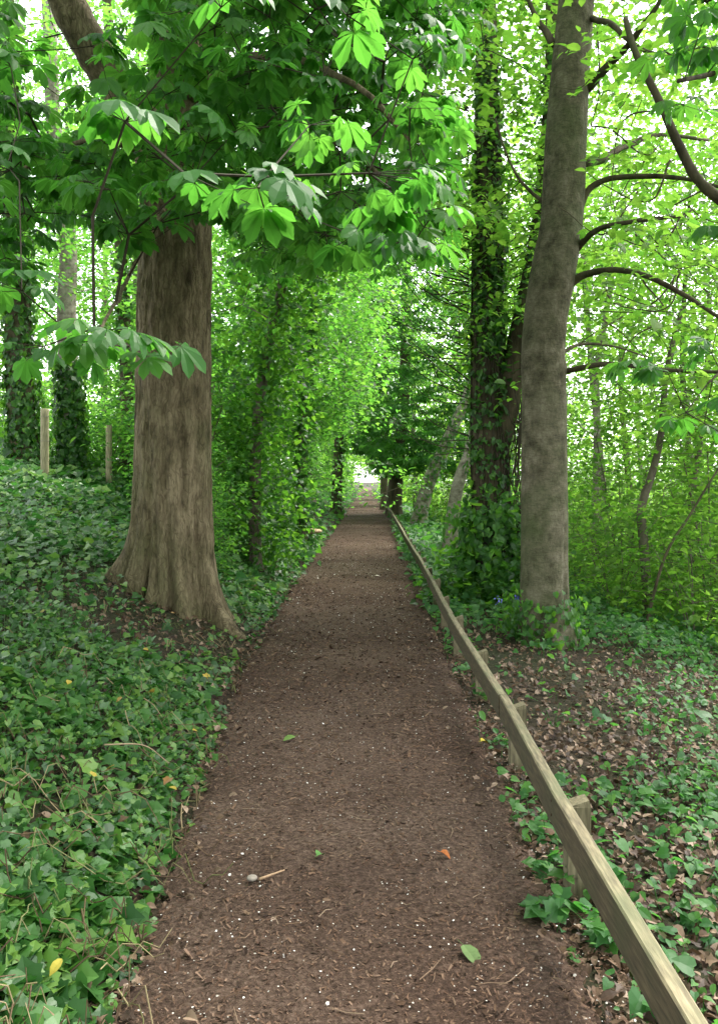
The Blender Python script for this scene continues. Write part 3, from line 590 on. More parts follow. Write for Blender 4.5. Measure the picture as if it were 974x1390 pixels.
def spray(mb, tips, n, size, rad, flat=.3, temps=(OVATE,), droop=.25, tilt=.45):
    P = np.repeat(tips, n, 0); o = R.normal(size=P.shape) * rad * .5; o[:, 2] = o[:, 2] * flat - droop * (o[:, 0] ** 2 + o[:, 1] ** 2) / rad
    m = len(P); D = o.copy(); D[:, 2] -= .3 * rad; D += R.normal(size=P.shape) * rad * .4
    scatter(mb, list(temps), P + o, np.stack([R.normal(size=m) * tilt, R.normal(size=m) * tilt, np.ones(m)], -1), D, size * np.exp(R.normal(size=m) * .25))
lv = MB(); T, D = tips_of(sk); spray(lv, T, 32, .095, .42, temps=(OVATE, LOBE, OVATE))
put('crown', lv.crown(tw, M_LIME, beech.location), beech)

# --- ivy-clad tree behind it
Y2 = 11.6
cx, zz, rr = interp_rows([(636, 712, 860), (640, 702, 800), (636, 698, 700), (634, 694, 600), (635, 690, 500), (636, 686, 400), (638, 684, 250), (640, 678, 100), (642, 676, 0), (645, 672, -250), (652, 668, -600)], Y2, 150, z0=-.4)
C = np.stack([cx, np.full(len(cx), Y2), zz], -1)
ivyt = thing('ivy_clad_tree', 'dark trunk wrapped in climbing ivy and thin stems, behind the smooth grey trunk', 'tree', (cx[10], Y2, float(gz(cx[10], Y2))))
mb = MB(); sweep(mb, C, rr * .80, 40, f=lambda t, i: 1 + .12 * fbm(np.stack([np.cos(t) * 2, np.sin(t) * 2, t * 0 + zz[i] * 1.2], -1), 3) + .03 * np.cos(7 * t + zz[i]))
L2 = spline([W(675, 600, 11.6), W(690, 540, 11.5), W(705, 460, 11.5), W(722, 370, 11.5), W(738, 280, 11.6), W(748, 150, 11.7), W(752, 0, 11.8), W(760, -200, 12)], 8)
sweep(mb, L2, np.linspace(.17, .10, len(L2)), 20, f=lambda t, i: 1 + .06 * np.cos(3 * t + i * .3)); put('trunk', mb.build('trunk', B_DARK, org=ivyt.location, smooth=True), ivyt)
def vines(mb, C, rr, n, z0, z1, r=.008):
    for k in range(n):
        t = random.uniform(3.3, 6.2); q = (C[:, 2] > z0) & (C[:, 2] < z1 * random.uniform(.5, 1)); Cs = C[q][::3]; R0 = (rr[q][::3] if np.ndim(rr) else np.full(len(Cs), rr)); a = t + np.cumsum(R.normal(size=len(Cs)) * .12)
        if len(Cs) < 3: continue
        sweep(mb, Cs + np.stack([np.cos(a), np.sin(a), a * 0], -1) * (R0 * 1.0 + r)[:, None], r * random.uniform(.5, 1.6), 6)
mb = MB(); climb(mb, C, rr * .82, 3600, .062, 7.8, out=.12, dens=-.03); climb(mb, L2, .13, 350, .075, 7.5, lo=3.6, out=.10)
climb(mb, C, rr * 1.1, 1800, .085, 1.3, out=.4)
spray(mb, np.stack([np.clip(R.normal(size=70) * .42, -.6, .8) + cx[20], R.normal(size=70) * .35 + Y2 - .25, np.abs(R.normal(size=70)) * .55 - .05], -1), 24, .085, .4, temps=(IVY, OVATE), flat=.7)
put('ivy', mb.build('ivy', M_IVYD, org=ivyt.location), ivyt)
mb = MB(); vines(mb, C, rr * .82, 22, -.2, 7.5)
for k in range(110):                               # thin shoots arching out of the trunk
    s = random.choice((-1, -1, 1)); y = random.uniform(380, 620) if k < 40 else random.uniform(60, 400); a = W(664 + s * 28, y, Y2 - random.uniform(-.1, .3)); L = random.uniform(.7, 1.9)
    if s > 0: L *= .5
    e = a + np.array([s * L * .8, random.uniform(-.8, .3), L * random.uniform(.25, .95)]); m = (a + e) / 2 + np.array([0, 0, -L * .14]) + R.normal(size=3) * .05
    sp = spline([a, m, e], 6); sweep(mb, sp, np.linspace(random.uniform(.006, .012), .002, len(sp)), 5)
for k in range(26):                               # upright shoots between the two trunks
    a = W(random.uniform(690, 712), random.uniform(600, 830), Y2 - random.uniform(0, .3)); e = W(random.uniform(690, 735), random.uniform(300, 480), Y2 - random.uniform(0, .3)); m = (a + e) / 2 + R.normal(size=3) * .12
    sp = spline([a, (a + m) / 2 + R.normal(size=3) * .05, m, e], 6); sweep(mb, sp, np.linspace(.010, .003, len(sp)), 5)
put('stems', mb.build('stems', B_TWIG, org=ivyt.location), ivyt)
lv2 = MB(); n = 60; spray(lv2, np.stack([W(1, 1, Y2)[0] * 0 + (R.uniform(625, 735, n) - VX) / F * Y2, Y2 + R.uniform(-.45, .2, n), CH + (HY - R.uniform(90, 560, n)) / F * Y2], -1), 20, .075, .42, temps=(OVATE, IVY3), flat=.8); put('shoot_leaves', lv2.build('shoot_leaves', M_IVYD, org=ivyt.location), ivyt)
A = []
while len(A) < 380:
    px, py, Yd = random.uniform(520, 800), random.uniform(-330, 470), random.uniform(10.2, 14.5)
    if px < 615 and py > 300 or (abs(px - 660) < 26 and Yd < 11.6 and random.random() < .6): continue
    A.append(W(px, py, Yd))
sk = Skel([(C[zz > 2.8][::8], None), (L2[::3], 1)]); skip = len(sk.P); sk.grow(A, .3, lo=2.9, bow=-.03, wob=.12); sk.radii(.003, 2.5); tw = MB(); sk.mesh(tw, skip=skip, rmax=.03)
lv = MB(); T, D = tips_of(sk); spray(lv, T, 30, .08, .45)
put('crown', lv.crown(tw, M_LIME, ivyt.location), ivyt)

# --- tree outside the frame on the right whose limb and leaves hang into view
hx, hy = 4.3, 6.3; hang = thing('overhanging_chestnut', 'dark arching limb with big drooping leaves hanging in at the upper right', 'tree', (hx, hy, float(gz(hx, hy))))
tr = spline([(hx, hy, float(gz(hx, hy)) - .2), (hx - .02, hy, 1.5), (hx - .1, hy + .05, 3.2), (hx - .1, hy, 5), (hx - .2, hy, 8)], 12)
mb = MB(); sweep(mb, tr, np.linspace(.27, .17, len(tr)), 24, f=lambda t, i: 1 + .04 * np.cos(3 * t + i * .1) + .35 * np.exp(-i / 3) * (.5 + .5 * np.cos(5 * t))); put('trunk', mb.build('trunk', B_GREY, org=hang.location, smooth=True), hang)
lim = [spline([(hx - .1, hy, 3.35), W(1080, 330, 6.3), W(1000, 285, 6.35), W(950, 248, 6.4), (W(922, 200, 6.45)), W(893, 135, 6.5), W(862, 72, 6.6), W(848, 25, 6.7)], 8),
       spline([(hx - .1, hy, 5.0), W(1040, 60, 5.6), W(980, 95, 5), W(920, 110, 4.6)], 8), spline([(hx - .05, hy, 3.0), W(1100, 460, 5.9), W(1010, 480, 5.6), W(960, 520, 5.4)], 8)]
for L, r in zip(lim, (.052, .028, .016)): mb = MB(); sweep(mb, L, np.linspace(r, r * .4, len(L)) * (1 + .04 * R.normal(size=len(L))), 12); put('limb', mb.build('limb', B_DARK, org=hang.location, smooth=True), hang)
A = [W(random.uniform(905, 1150), random.uniform(-60, 190), random.uniform(4.4, 6.2)) for k in range(36)] + [W(random.uniform(880, 1100), random.uniform(-300, -30), random.uniform(4.2, 7)) for k in range(60)] + [W(px, py, random.uniform(5, 5.8)) for px, py in ((930, 560), (955, 575), (985, 540), (1000, 600), (965, 480), (905, 505), (860, 495), (1040, 500), (975, 320))]
sk = Skel([(tr[tr[:, 2] > 2.8], None)] + [(L[1:], 1) for L in lim]); skip = len(sk.P); sk.grow(A, .3, lo=2.8, bow=.08, wob=.1); sk.radii(.003, 2.5); tw = MB(); sk.mesh(tw, skip=skip, rmax=.02); lv = MB(); T, D = tips_of(sk); palm_leaves(lv, tw, T, D, (3, 6), (.10, .16), .13)
put('crown', lv.crown(tw, M_CHEST, hang.location), hang)

# ------------------------------------------------------------------ kit trees and shrubs of the wood
def kit_tree(name, label, cat, h, cr, lo, na, nl, size, bark, leaf, temps, r0=.16, lean=0., ivy=0, loc=(0, 0, -100), group=None, seedbow=.05, rad=.8, zpow=1.0):
    t = thing(name, label, cat, loc, group)
    C = spline([(0, 0, -.4), (lean * .2, 0, h * .2), (lean * .6 + random.uniform(-.2, .2), random.uniform(-.2, .2), h * .5), (lean + random.uniform(-.3, .3), 0, h * .92)], 8)
    mb = MB(); rr = r0 * (1 - .75 * np.clip(C[:, 2] / h, 0, 1)) * (1 + .5 * np.exp(-np.maximum(C[:, 2], 0) / .3)); sweep(mb, C, rr, 14, f=lambda q, i: 1 + .05 * np.cos(3 * q + i * .3))
    u = R.random(na) ** zpow; z = lo + (h - lo) * u; prof = np.sqrt(np.clip(1 - ((z - lo) / (h - lo) * 1.15 - .25) ** 2 * .95, .08, 1)); a = R.uniform(0, 6.283, na); q = np.sqrt(R.uniform(.12, 1, na)) * cr * prof * (.8 + .35 * np.cos(3 * a + z))
    A = np.stack([np.cos(a) * q + lean * z / h, np.sin(a) * q, z], -1)
    sk = Skel([(C[C[:, 2] > lo * .6][::2], None)]); skip = len(sk.P); sk.grow(A, .5, bow=seedbow, wob=.12); sk.radii(.006, 2.4); sk.mesh(mb, skip=skip, rmax=r0 * .4)
    put('trunk', mb.build('trunk', bark, smooth=True), t)
    lv = MB(); T, _ = tips_of(sk); spray(lv, T, nl, size, rad, temps=temps, flat=.35); put('crown', lv.build('crown', leaf), t)
    if ivy: v = MB(); climb(v, C, rr, ivy, .09, h * .5, out=.12); put('ivy', v.build('ivy', M_IVYD), t)
    return t
def kit_shrub(name, label, h, cr, na, nl, size, leaf, temps, loc, group=None, rad=.45):
    t = thing(name, label, 'shrub', loc, group); mb = MB(); ch = []
    for k in range(6):
        a = k * 1.05 + random.uniform(-.3, .3); e = np.array([math.cos(a) * cr * .45, math.sin(a) * cr * .45, h * random.uniform(.5, .8)]); ch.append((spline([(math.cos(a) * .01, math.sin(a) * .01, -.1), e * [.4, .4, .5], e], 5), None))
    sk = Skel(ch); u = R.random(na); z = .05 + h * u; a = R.uniform(0, 6.283, na); q = np.sqrt(R.uniform(.05, 1, na)) * cr * np.sqrt(np.clip(1.05 - (u * .95) ** 2.2, .1, 1)) * (.85 + .25 * np.cos(2 * a + h))
    sk.grow(np.stack([np.cos(a) * q, np.sin(a) * q, z], -1), .3, bow=.03, wob=.12); sk.radii(.004, 2.4); sk.mesh(mb, rmax=.03); put('stems', mb.build('stems', B_BG), t)
    lv = MB(); T, _ = tips_of(sk); spray(lv, T, nl, size, rad, temps=temps, flat=.5); put('foliage', lv.build('foliage', leaf), t); return t
def g3(x, y, dz=0): return (x, y, float(gz(x, y)) + dz)
GR = 'trees of the wood to the right of the path'; GL = 'trees of the wood on the left bank'
LABR = 'leafy bright green tree in the sunlit wood far right of the rail'; LABL = 'leafy green tree standing among others on the left bank'
LABA = 'tree arching its leaves over the far stretch of the path'; GA = 'trees lining the far stretch of the path'
kt = [kit_tree('woodland_tree', LABR, 'tree', 15, 3.6, 2.2, 190, 46, .12, B_BG, M_LIME, (KITE, OVATE), .13, .5, loc=g3(7.2, 15), group=GR),
      kit_tree('woodland_tree', LABR, 'tree', 13, 3.2, 1.2, 180, 44, .11, B_PALE, M_LIME, (KITE, LOBE), .10, -.7, loc=g3(5.4, 19.5), group=GR),
      kit_tree('woodland_tree', LABL, 'tree', 14, 3.4, 2.2, 190, 46, .12, B_BG, M_MID, (KITE, OVATE), .15, .3, ivy=1500, loc=g3(-6.5, 24), group=GL),
      kit_tree('woodland_tree', LABA, 'tree', 13, 3.5, 2.6, 200, 46, .12, B_BG, M_MID, (KITE, LOBE), .17, .6, ivy=900, loc=g3(-4.0, 30), group=GA)]
def plant_trees(spots, label, group, ks):
    for i, (x, y, s) in enumerate(spots): copy_tree(kt[ks[i % len(ks)]], g3(x, y, -.1), random.uniform(0, 6.28), s, label, group, s * random.uniform(.95, 1.15))
plant_trees([(10, 20, .9), (9, 28, 1.0), (14.5, 27, 1.0), (4.8, 31, .95), (6.6, 17.2, .7), (11.5, 23, .85), (7.2, 23.5, .8), (8, 40, 1.2), (5.5, 44, 1.1), (15, 42, 1.2)], LABR, GR, [0, 1])
plant_trees([(-9.5, 21, .75), (-9.2, 26, .85), (-13.5, 29, .9), (-7.5, 34, 1.0), (-12, 40, 1.2)], LABL, GL, [2, 0])
plant_trees([(-4.6, 21, .8), (-4.2, 40, 1), (5.8, 36, .9), (-3.1, 52, 1.05), (3.1, 54, 1.0), (-3.2, 68, 1.1), (3.2, 72, 1.1), (-3.4, 88, 1.2), (3.4, 92, 1.2)], LABA, GA, [3, 2])
plant_trees([(-6.2, 4.2, .9), (-7.5, -2, 1), (-2.5, -6, 1), (3.5, -5.5, 1), (0, -11, 1.1)], 'unseen leafy tree added to shade the near stretch of path', 'unseen trees added to shade the near stretch of path', [2, 3])  # unseen trees left and behind the camera, added to darken the foreground
# shrubs
SL = 'leafy shrub crowding the left edge of the path beyond the big trunk'; GSL = 'shrubs along the left edge of the path'
SR = 'low bright green shrub in the undergrowth of the right hand slope'; GSR = 'shrubs of the right hand slope'
SB = 'leafy shrub rising from the ivy high on the left bank'; GSB = 'shrubs high on the left bank'
sh = [kit_shrub('shrub', SL, 2.6, 1.1, 120, 34, .065, M_MID, (OVATE, LOBE), g3(-2.55, 12.5), GSL, .4), kit_shrub('shrub', SR, 1.8, 1.4, 66, 27, .085, M_LIME, (OVATE, LOBE), g3(4.3, 11.4), GSR, .45),
      kit_shrub('shrub', SB, 1.5, 1.2, 80, 32, .08, M_MID, (OVATE, IVY2), g3(-5.2, 17.5), GSB, .42), kit_shrub('shrub', SL, 3.6, 1.3, 150, 36, .085, M_MID, (LOBE, OVATE), g3(-3.7, 16.5), GSL, .5)]
sh.append(kit_shrub('sapling', 'tall loose leafy sapling rising from the undergrowth right of the smooth trunk', 3.8, 1.3, 120, 26, .095, M_LIME, (LOBE, OVATE), g3(5.0, 12.6), 'saplings of the right hand slope', .6))
def plant_shrubs(spots, label, group, ks):
    for i, (x, y, s) in enumerate(spots): copy_tree(sh[ks[i % len(ks)]], g3(x, y, -.05), random.uniform(0, 6.28), s, label, group, s * random.uniform(.9, 1.15))
plant_shrubs([(-2.15, 11.2, .5), (-2.7, 13.6, .8), (-3.3, 15.2, 1.1), (-4.6, 19.5, 1.1), (-3.1, 14.9, .8), (-3.3, 18.5, .9), (-4.2, 20, 1.2), (-3.3, 23, .9), (-3.8, 26, 1.1), (-3.2, 30, .9), (-3.8, 34, 1.2), (-3.1, 40, 1.0), (-3.1, 46, 1.2), (-2.8, 55, 1.3), (-2.7, 66, 1.4), (-2.7, 80, 1.5)], SL, GSL, [0, 3])
plant_shrubs([(4.6, 9.0, .7), (5.6, 10, .85), (3.7, 13, .9), (5.6, 13, 1.2), (7.5, 12.5, 1.3), (5.0, 15.5, 1.1), (6.9, 16.5, 1.4), (9.3, 15.5, 1.5), (4.2, 17.5, 1), (5.8, 21, 1.5), (8.5, 21.5, 1.7), (11.5, 19.5, 1.8), (4.6, 23.5, 1.3), (7, 29, 1.8), (11, 28, 2), (14.5, 28, 2), (4.2, 28, 1.3), (3.9, 34, 1.5), (3.5, 42, 1.5), (3.4, 55, 1.6), (3.3, 70, 1.8)], SR, GSR, [1])
plant_shrubs([(4.6, 15.6, .9), (7.4, 18.5, 1.2), (9.5, 20, 1.3), (4.4, 20.5, 1.0), (7.8, 14.2, 1.0)], 'tall loose leafy sapling rising from the undergrowth right of the smooth trunk', 'saplings of the right hand slope', [4])
plant_shrubs([(-7.6, 20, .8), (-9.5, 21, .9), (-6.8, 27, 1.2), (-11, 25, 1.2), (-5.3, 22, 1.0), (-4.4, 25, 1.2), (-12, 33, 2), (-5.5, 32, 1.5), (-8.5, 30, 1.8)], SB, GSB, [2])

# --- named trees of the middle distance
def lone(name, label, pts, r0, r1, bark, ivy=0, size=.09, crown=None, k=16, group=None, cat='tree', zmax=99):
    P = np.array([W(*p) for p in pts]); g = float(gz(P[0, 0], P[0, 1])); P[0, 2] = g - .2; C = spline(P, 10); t = thing(name, label, cat, (P[0, 0], P[0, 1], g), group)
    mb = MB(); rr = np.linspace(r0, r1, len(C)) * (1 + .4 * np.exp(-np.maximum(C[:, 2] - g, 0) / .25)); sweep(mb, C, rr, k, f=lambda q, i: 1 + .06 * np.cos(3 * q + i * .2) + .03 * np.cos(7 * q - i * .1))
    if crown:
        n, rad, lo, hi, leaf, nl, ls = crown; top = C[-1]; A = np.stack([R.normal(size=n) * rad + np.interp(u_ := R.uniform(lo, hi, n), C[:, 2], C[:, 0]), R.normal(size=n) * rad + np.interp(u_, C[:, 2], C[:, 1]), u_], -1)
        sk = Skel([(C[C[:, 2] > min(lo - .3, hi - 1.5)], None)]); skip = len(sk.P); sk.grow(A, .45, bow=.04, wob=.12); sk.radii(.005, 2.4); sk.mesh(mb, skip=skip, rmax=.05); lv = MB(); T, _ = tips_of(sk); spray(lv, T, nl, ls, .7, temps=(OVATE, LOBE)); put('crown', lv.build('crown', leaf, org=t.location), t)
    put('trunk', mb.build('trunk', bark, org=t.location, smooth=True), t)
    if ivy: v = MB(); climb(v, C, rr, ivy, size, zmax, out=.14, dens=-.15); put('ivy', v.build('ivy', M_IVYD, org=t.location), t)
    return t
lone('ivy_covered_tree', 'dark upright trunk covered in ivy at the far left edge of the view', [(40, 650, 15.3), (30, 560, 15.3), (24, 420, 15.2), (18, 250, 15.1), (8, 60, 15), (0, -300, 15)], .25, .16, B_DARK, 5200, .075, (90, 1.5, 5, 10, M_MID, 50, .09))
lone('ivy_covered_tree', 'pale brown trunk with ivy thick on its lower half, behind the taller fence post', [(98, 650, 16), (96, 560, 16), (90, 430, 16), (92, 340, 16), (84, 250, 16), (72, 150, 16), (60, -200, 16)], .19, .12, B_PALE, 3000, .075, (80, 1.4, 5, 10, M_MID, 50, .09), zmax=3.9)
lone('dark_tree', 'slim dark trunk just left of the big furrowed trunk, seen against the sky', [(172, 640, 18), (172, 500, 18), (167, 400, 18), (160, 280, 18), (150, 100, 18), (140, -200, 18)], .14, .09, B_DARK, 900, .09, (70, 1.6, 5, 12, M_MID, 50, .11))
iw = lone('ivy_wrapped_tree', 'slender trunk swollen with hanging bushy ivy, right of the big furrowed trunk', [(345, 740, 13.2), (348, 600, 13.2), (362, 480, 13.2), (385, 370, 13.2), (395, 200, 13.2), (400, -100, 13.2)], .09, .06, B_BG, 0, .07, (60, .9, 3, 8, M_MID, 40, .08))
n = 190; z = R.uniform(.5, 6.5, n); a = R.uniform(0, 6.283, n); q = (.15 + .75 * R.random(n)) * np.interp(z, [.5, 3, 5, 6.5], [.75, .9, 1.0, .8]); cxx = np.interp(z, [.6, 2.2, 3.5, 4.8, 6.7], [(v - VX) / F * 13.2 for v in (345, 348, 362, 385, 395)])
mb = MB(); spray(mb, np.stack([cxx + np.cos(a) * q, 13.2 + np.sin(a) * q, z], -1), 42, .07, .42, temps=(IVY, IVY3, IVY2), flat=.9, tilt=.8); put('ivy', mb.build('ivy', M_IVYD, org=iw.location), iw)
ov = thing('overhanging_tree', 'light green tree leaning from the left bank and hanging its leafy boughs over the path', 'tree', g3(-3.3, 25)); gl = np.array(ov.location)
tr = spline([(0, 0, -.3), (.1, 0, 1.5), (.3, -.1, 3.5), (.5, .1, 7)], 8); mb = MB(); sweep(mb, tr, np.linspace(.17, .09, len(tr)), 14)
A = []
while len(A) < 560:
    x, y, z = random.uniform(-4.2, .5), random.uniform(20, 31), random.uniform(1.7, 8.5); px = VX + F * x / y; py = HY - F * (z - CH) / y
    if py > np.interp(px, [330, 400, 440, 480, 500, 520], [625, 630, 615, 575, 520, 440]) - 30: continue
    A.append(np.array([x, y, z]) - gl)
sk = Skel([(tr[6:], None)]); skip = len(sk.P); sk.grow(A, .4, bow=.08); sk.radii(.005); sk.mesh(mb, skip=skip, rmax=.05); put('trunk', mb.build('trunk', B_BG, smooth=True), ov)
lv = MB(); T, _ = tips_of(sk); spray(lv, T, 50, .115, .6, temps=(OVATE, LOBE), droop=.5); put('crown', lv.build('crown', M_MID), ov)
lone('slender_tree', 'thin trunk rising from the shrubs beside the left edge of the path', [(412, 700, 20), (410, 600, 20), (420, 480, 20), (428, 380, 20), (440, 150, 20)], .09, .06, B_BG, 2200, .09, (170, .9, 1.2, 8, M_MID, 45, .10))
lone('dark_trunked_tree', 'dark trunk at the left edge of the path near its far end', [(455, 690, 36), (458, 640, 36), (462, 560, 36), (470, 400, 36)], .22, .16, B_DARK, 600, .11, (90, 1.8, 4, 11, M_MID, 50, .14))
lone('dark_trunked_tree', 'slimmer dark trunk tight against the far end of the rail', [(521, 678, 47), (521, 640, 47), (522, 590, 47), (522, 450, 47)], .22, .16, B_DARK, 0, .13, (60, 1.6, 5, 13, M_MID, 50, .18))
lone('leaning_tree', 'ivy covered trunk leaning right over the green verge beyond the rail', [(562, 700, 29), (580, 660, 29), (598, 620, 29), (612, 585, 29), (640, 520, 29), (662, 420, 29)], .25, .14, B_PALE, 900, .10, (60, 1.4, 7, 12, M_MID, 50, .13))
lone('birch_tree', 'pale barked trunk leaning behind the ivy clad trunk', [(607, 752, 19), (614, 700, 19), (624, 650, 19), (640, 600, 19), (655, 500, 19), (665, 350, 19)], .155, .10, B_PALE, 0, .1, (60, 1.2, 6, 11, M_LIME, 50, .11))
lone('thin_tree', 'thin straight pale trunk seen right of the smooth grey trunk', [(806, 740, 17), (808, 660, 17), (810, 570, 17), (809, 500, 17), (820, 440, 17), (835, 340, 17)], .075, .05, B_PALE, 0, .1, (70, 1.3, 4, 9, M_LIME, 45, .10), k=10)
lone('crooked_tree', 'thin crooked brown trunk bending upward among the shrubs on the right', [(882, 790, 12.5), (872, 730, 12.5), (870, 690, 12.5), (885, 640, 12.5), (896, 590, 12.5), (905, 500, 12.6), (925, 420, 12.7)], .075, .035, B_BG, 0, .1, (50, 1.0, 3.2, 6.5, M_LIME, 40, .085), k=10)
lone('slanting_sapling', 'thin dark sapling slanting up to the right edge of the view', [(868, 812, 11), (900, 760, 11), (935, 700, 11), (975, 635, 11), (1020, 570, 11)], .022, .010, B_DARK, 0, .1, (24, .7, 2.0, 3.6, M_LIME, 30, .075), k=8)
lone('thin_tree', 'thin brown trunk standing near the right edge of the view', [(940, 740, 16), (938, 680, 16), (948, 610, 16), (958, 520, 16), (962, 400, 16)], .07, .045, B_BG, 0, .1, (60, 1.2, 4, 9, M_LIME, 45, .10), k=10)
# horse chestnut in flower beyond the rail
fc = thing('flowering_chestnut', 'dark leaved horse chestnut with white flower candles behind the far end of the rail', 'tree', g3(1.25, 40))
tr = spline([(0, 0, -.3), (.05, 0, 1), (.25, 0, 3), (.5, 0, 6), (.6, 0, 12)], 8); mb = MB(); sweep(mb, tr, np.linspace(.40, .2, len(tr)) * (1 + .4 * np.exp(-np.arange(len(tr)) / 2)), 16)
n = 760; z = 2.1 + 11 * R.random(n) ** 1.5; a = R.uniform(0, 6.283, n); q = np.sqrt(R.uniform(.25, 1, n)) * 3.6 * np.sqrt(np.clip(1 - ((z - 5) / 9) ** 2, .1, 1)); A = np.stack([1.3 + np.cos(a) * q, np.sin(a) * q * 1.3 - 3.0, z], -1)
A = A[(A[:, 0] > -.7) | (A[:, 2] > 2.9)]
sk = Skel([(tr[10:], None)]); skip = len(sk.P); sk.grow(A, .5); sk.radii(.006); sk.mesh(mb, skip=skip, rmax=.08); put('trunk', mb.build('trunk', B_DARK, smooth=True), fc)
lv = MB(); tw = MB(); T, D = tips_of(sk); palm_leaves(lv, tw, T, D, (10, 15), (.22, .34), .45, PALMLO); put('crown', lv.build('crown', M_CHEST), fc)
T2 = T[(T[:, 2] < 9) & (T[:, 1] < -4)][:40]; FL = flatmat('chestnut_blossom', [(.7, .62, .55), (.8, .78, .72)])
for p in T2:
    mb = MB(); hh = random.uniform(.22, .32); zs = np.linspace(0, hh, 7); sweep(mb, [(0, 0, v) for v in zs], [.03, .075, .08, .066, .05, .03, .008], 9, f=lambda t, i: 1 + .3 * np.cos(4 * t + i * 2), rnd=.5); put('flower_candle', mb.build('flower_candle', FL), fc, loc=p + [0, 0, .03])

# seedlings and tufts beside the rail
def herb(label, x, y, n, h, size, leaf=M_HERB, temp=(OVATE,), group='green plants at the foot of the rail', name='leafy_plant'):
    t = thing(name, label, 'plant', g3(x, y), group); sm = MB(); lv = MB()
    for k in range(n):
        a = random.uniform(0, 6.283); e = np.array([math.cos(a) * h * .7, math.sin(a) * h * .7, h * random.uniform(.5, 1)]); sp = spline([(0, 0, -.02), e * [.3, .3, .6], e], 4); sweep(sm, sp, np.linspace(.003, .0015, len(sp)), 4)
        m = 4; scatter(lv, list(temp), np.repeat(sp[-1:], m, 0) + R.normal(size=(m, 3)) * .015 + [0, 0, .0], np.stack([R.normal(size=m) * .35, R.normal(size=m) * .35, np.ones(m)], -1), np.stack([np.cos(a + np.arange(m) * 1.5), np.sin(a + np.arange(m) * 1.5), np.full(m, -.2)], -1), size * R.uniform(.7, 1.2, m))
    put('stems', sm.build('stems', flatmat('green_stem', [(.06, .12, .03)] * 2)), t); put('leaves', lv.build('leaves', leaf), t)
for px, py, n, h, s, lab in ((745, 1240, 7, .07, .075, 'flat broad leaved plant on the mulch left of the near rail post'), (745, 1180, 6, .08, .06, 'small leafy plant low on the path edge before the near rail post'), (800, 1205, 9, .12, .06, 'fresh leafy plant growing tight against the near rail post'), (830, 1275, 9, .09, .055, 'blue green lobed plant under the nearest stretch of rail'), (690, 1010, 10, .1, .05, 'clump of leaves under the rail before its second post'), (660, 945, 10, .1, .05, 'clump of leaves under the rail beyond its second post')):
    x, y = G(px, py); herb(lab, x, y, n, h, s, temp=(OVATE, IVY) if 'lobed' not in lab else (LOBE,))
bb = thing('bluebell_clump', 'dim clump of bluebells with strap leaves at the foot of the ivy clad trunk', 'flowers', g3(1.95, 10.2)); sm = MB(); fl = MB()
for k in range(70):
    a = random.uniform(0, 6.28); r = random.uniform(0, .35); b0 = np.array([math.cos(a) * r, math.sin(a) * r * .6, 0]); e = b0 + [random.uniform(-.12, .12), random.uniform(-.12, .12), random.uniform(.15, .3)]; sweep(sm, spline([b0, (b0 + e) / 2 + [0, 0, .05], e], 4), np.linspace(.006, .0015, 9), 3)
    if k < 26: scatter(fl, [OVATE], np.repeat([e], 5, 0) + R.normal(size=(5, 3)) * .02, R.normal(size=(5, 3)), R.normal(size=(5, 3)) * .4 + [0, 0, -1], .03)
put('leaves', sm.build('leaves', M_HERB), bb); put('flowers', fl.build('flowers', flatmat('bluebell', [(.12, .13, .45), (.18, .2, .6)])), bb)

# ------------------------------------------------------------------ far wood as one mass
mb = MB(); n = 95000; y = R.uniform(52, 150, n); s = R.choice((-1, 1), n); zr_ = R.uniform(0, 1, n) ** 1.2 * 15; x = s * (R.uniform(0, 1, n) ** 1.5 * (.55 * y) + np.where(zr_ > 2.6 + .008 * y, 0, 1.9)); z = gz(x, y) + zr_
x = np.where((y > 115) & (R.random(n) < .15), R.uniform(-5, 5, n), x); x = np.where(y > 147, (x / np.maximum(np.abs(x), .1)) * 2 + R.normal(size=n) * 25, x); y = np.where(y > 147, y + 60, y); k = (np.abs(x) > .9) | (z > 2.9); x, y, z = x[k], y[k], z[k]; k = fbm(np.stack([x * .16, y * .16, z * .22], -1), 3) > -.06; x, y, z = x[k], y[k], z[k]; m = len(x)
scatter(mb, [KITE], np.stack([x, y, z], -1), np.stack([R.normal(size=m) * .6, R.normal(size=m) * .6, np.ones(m)], -1), rdir(m, .5), .42 * np.exp(R.normal(size=m) * .25))
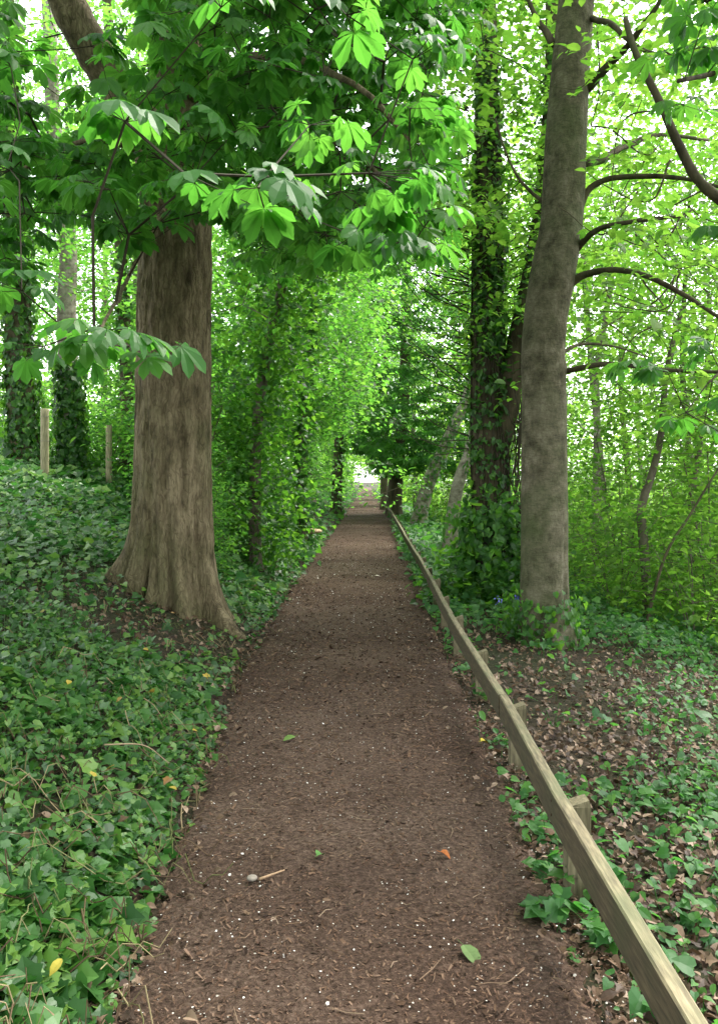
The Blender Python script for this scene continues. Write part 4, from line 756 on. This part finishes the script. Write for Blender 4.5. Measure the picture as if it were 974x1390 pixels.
put('distant_woodland', mb.build('distant_woodland', M_LIME), kind='stuff')

# ------------------------------------------------------------------ light, sky, camera
SUN_EL, SUN_AZ = math.radians(58), math.radians(50)   # high, ahead and to the right (azimuth from +Y to +X)
w = bpy.data.worlds.new('World'); SC.world = w; w.use_nodes = True; t = w.node_tree; bg = t.nodes['Background']
sky = t.nodes.new('ShaderNodeTexSky'); sky.sky_type = 'NISHITA'; sky.sun_disc = False; sky.sun_elevation = SUN_EL; sky.sun_rotation = SUN_AZ; sky.dust_density = 1.5; sky.air_density = 1.0; sky.ozone_density = 1
hs = t.nodes.new('ShaderNodeHueSaturation'); hs.inputs['Saturation'].default_value = .15; t.links.new(sky.outputs[0], hs.inputs['Color']); t.links.new(hs.outputs[0], bg.inputs[0]); bg.inputs[1].default_value = .15
ld = bpy.data.lights.new('sun', 'SUN'); ld.energy = 1.5; ld.angle = math.radians(20); ld.color = (1, .95, .86); lo = bpy.data.objects.new('sun', ld); COL.objects.link(lo)
from mathutils import Vector
sd = Vector((math.sin(SUN_AZ) * math.cos(SUN_EL), math.cos(SUN_AZ) * math.cos(SUN_EL), math.sin(SUN_EL))); lo.rotation_euler = sd.to_track_quat('Z', 'Y').to_euler()
cd = bpy.data.cameras.new('camera'); cam = bpy.data.objects.new('camera', cd); COL.objects.link(cam); SC.camera = cam
cam.location = (0, 0, CH); cam.rotation_euler = (math.pi / 2, 0, 0); cd.sensor_fit = 'VERTICAL'; cd.sensor_height = 36; cd.lens = F / 1390 * 36
cd.shift_x = -(VX - 487) / 1390; cd.shift_y = -(695 - HY) / 1390; cd.clip_end = 2000; cd.clip_start = .05
SC.view_settings.view_transform = 'Standard'; SC.view_settings.look = 'None'; SC.view_settings.exposure = 2.72; SC.view_settings.gamma = 1
c = SC.cycles; c.max_bounces = 9; c.diffuse_bounces = 5; c.transmission_bounces = 6; c.glossy_bounces = 2; c.transparent_max_bounces = 4; c.use_denoising = True; c.caustics_reflective = False; c.caustics_refractive = False; c.sample_clamp_indirect = 8
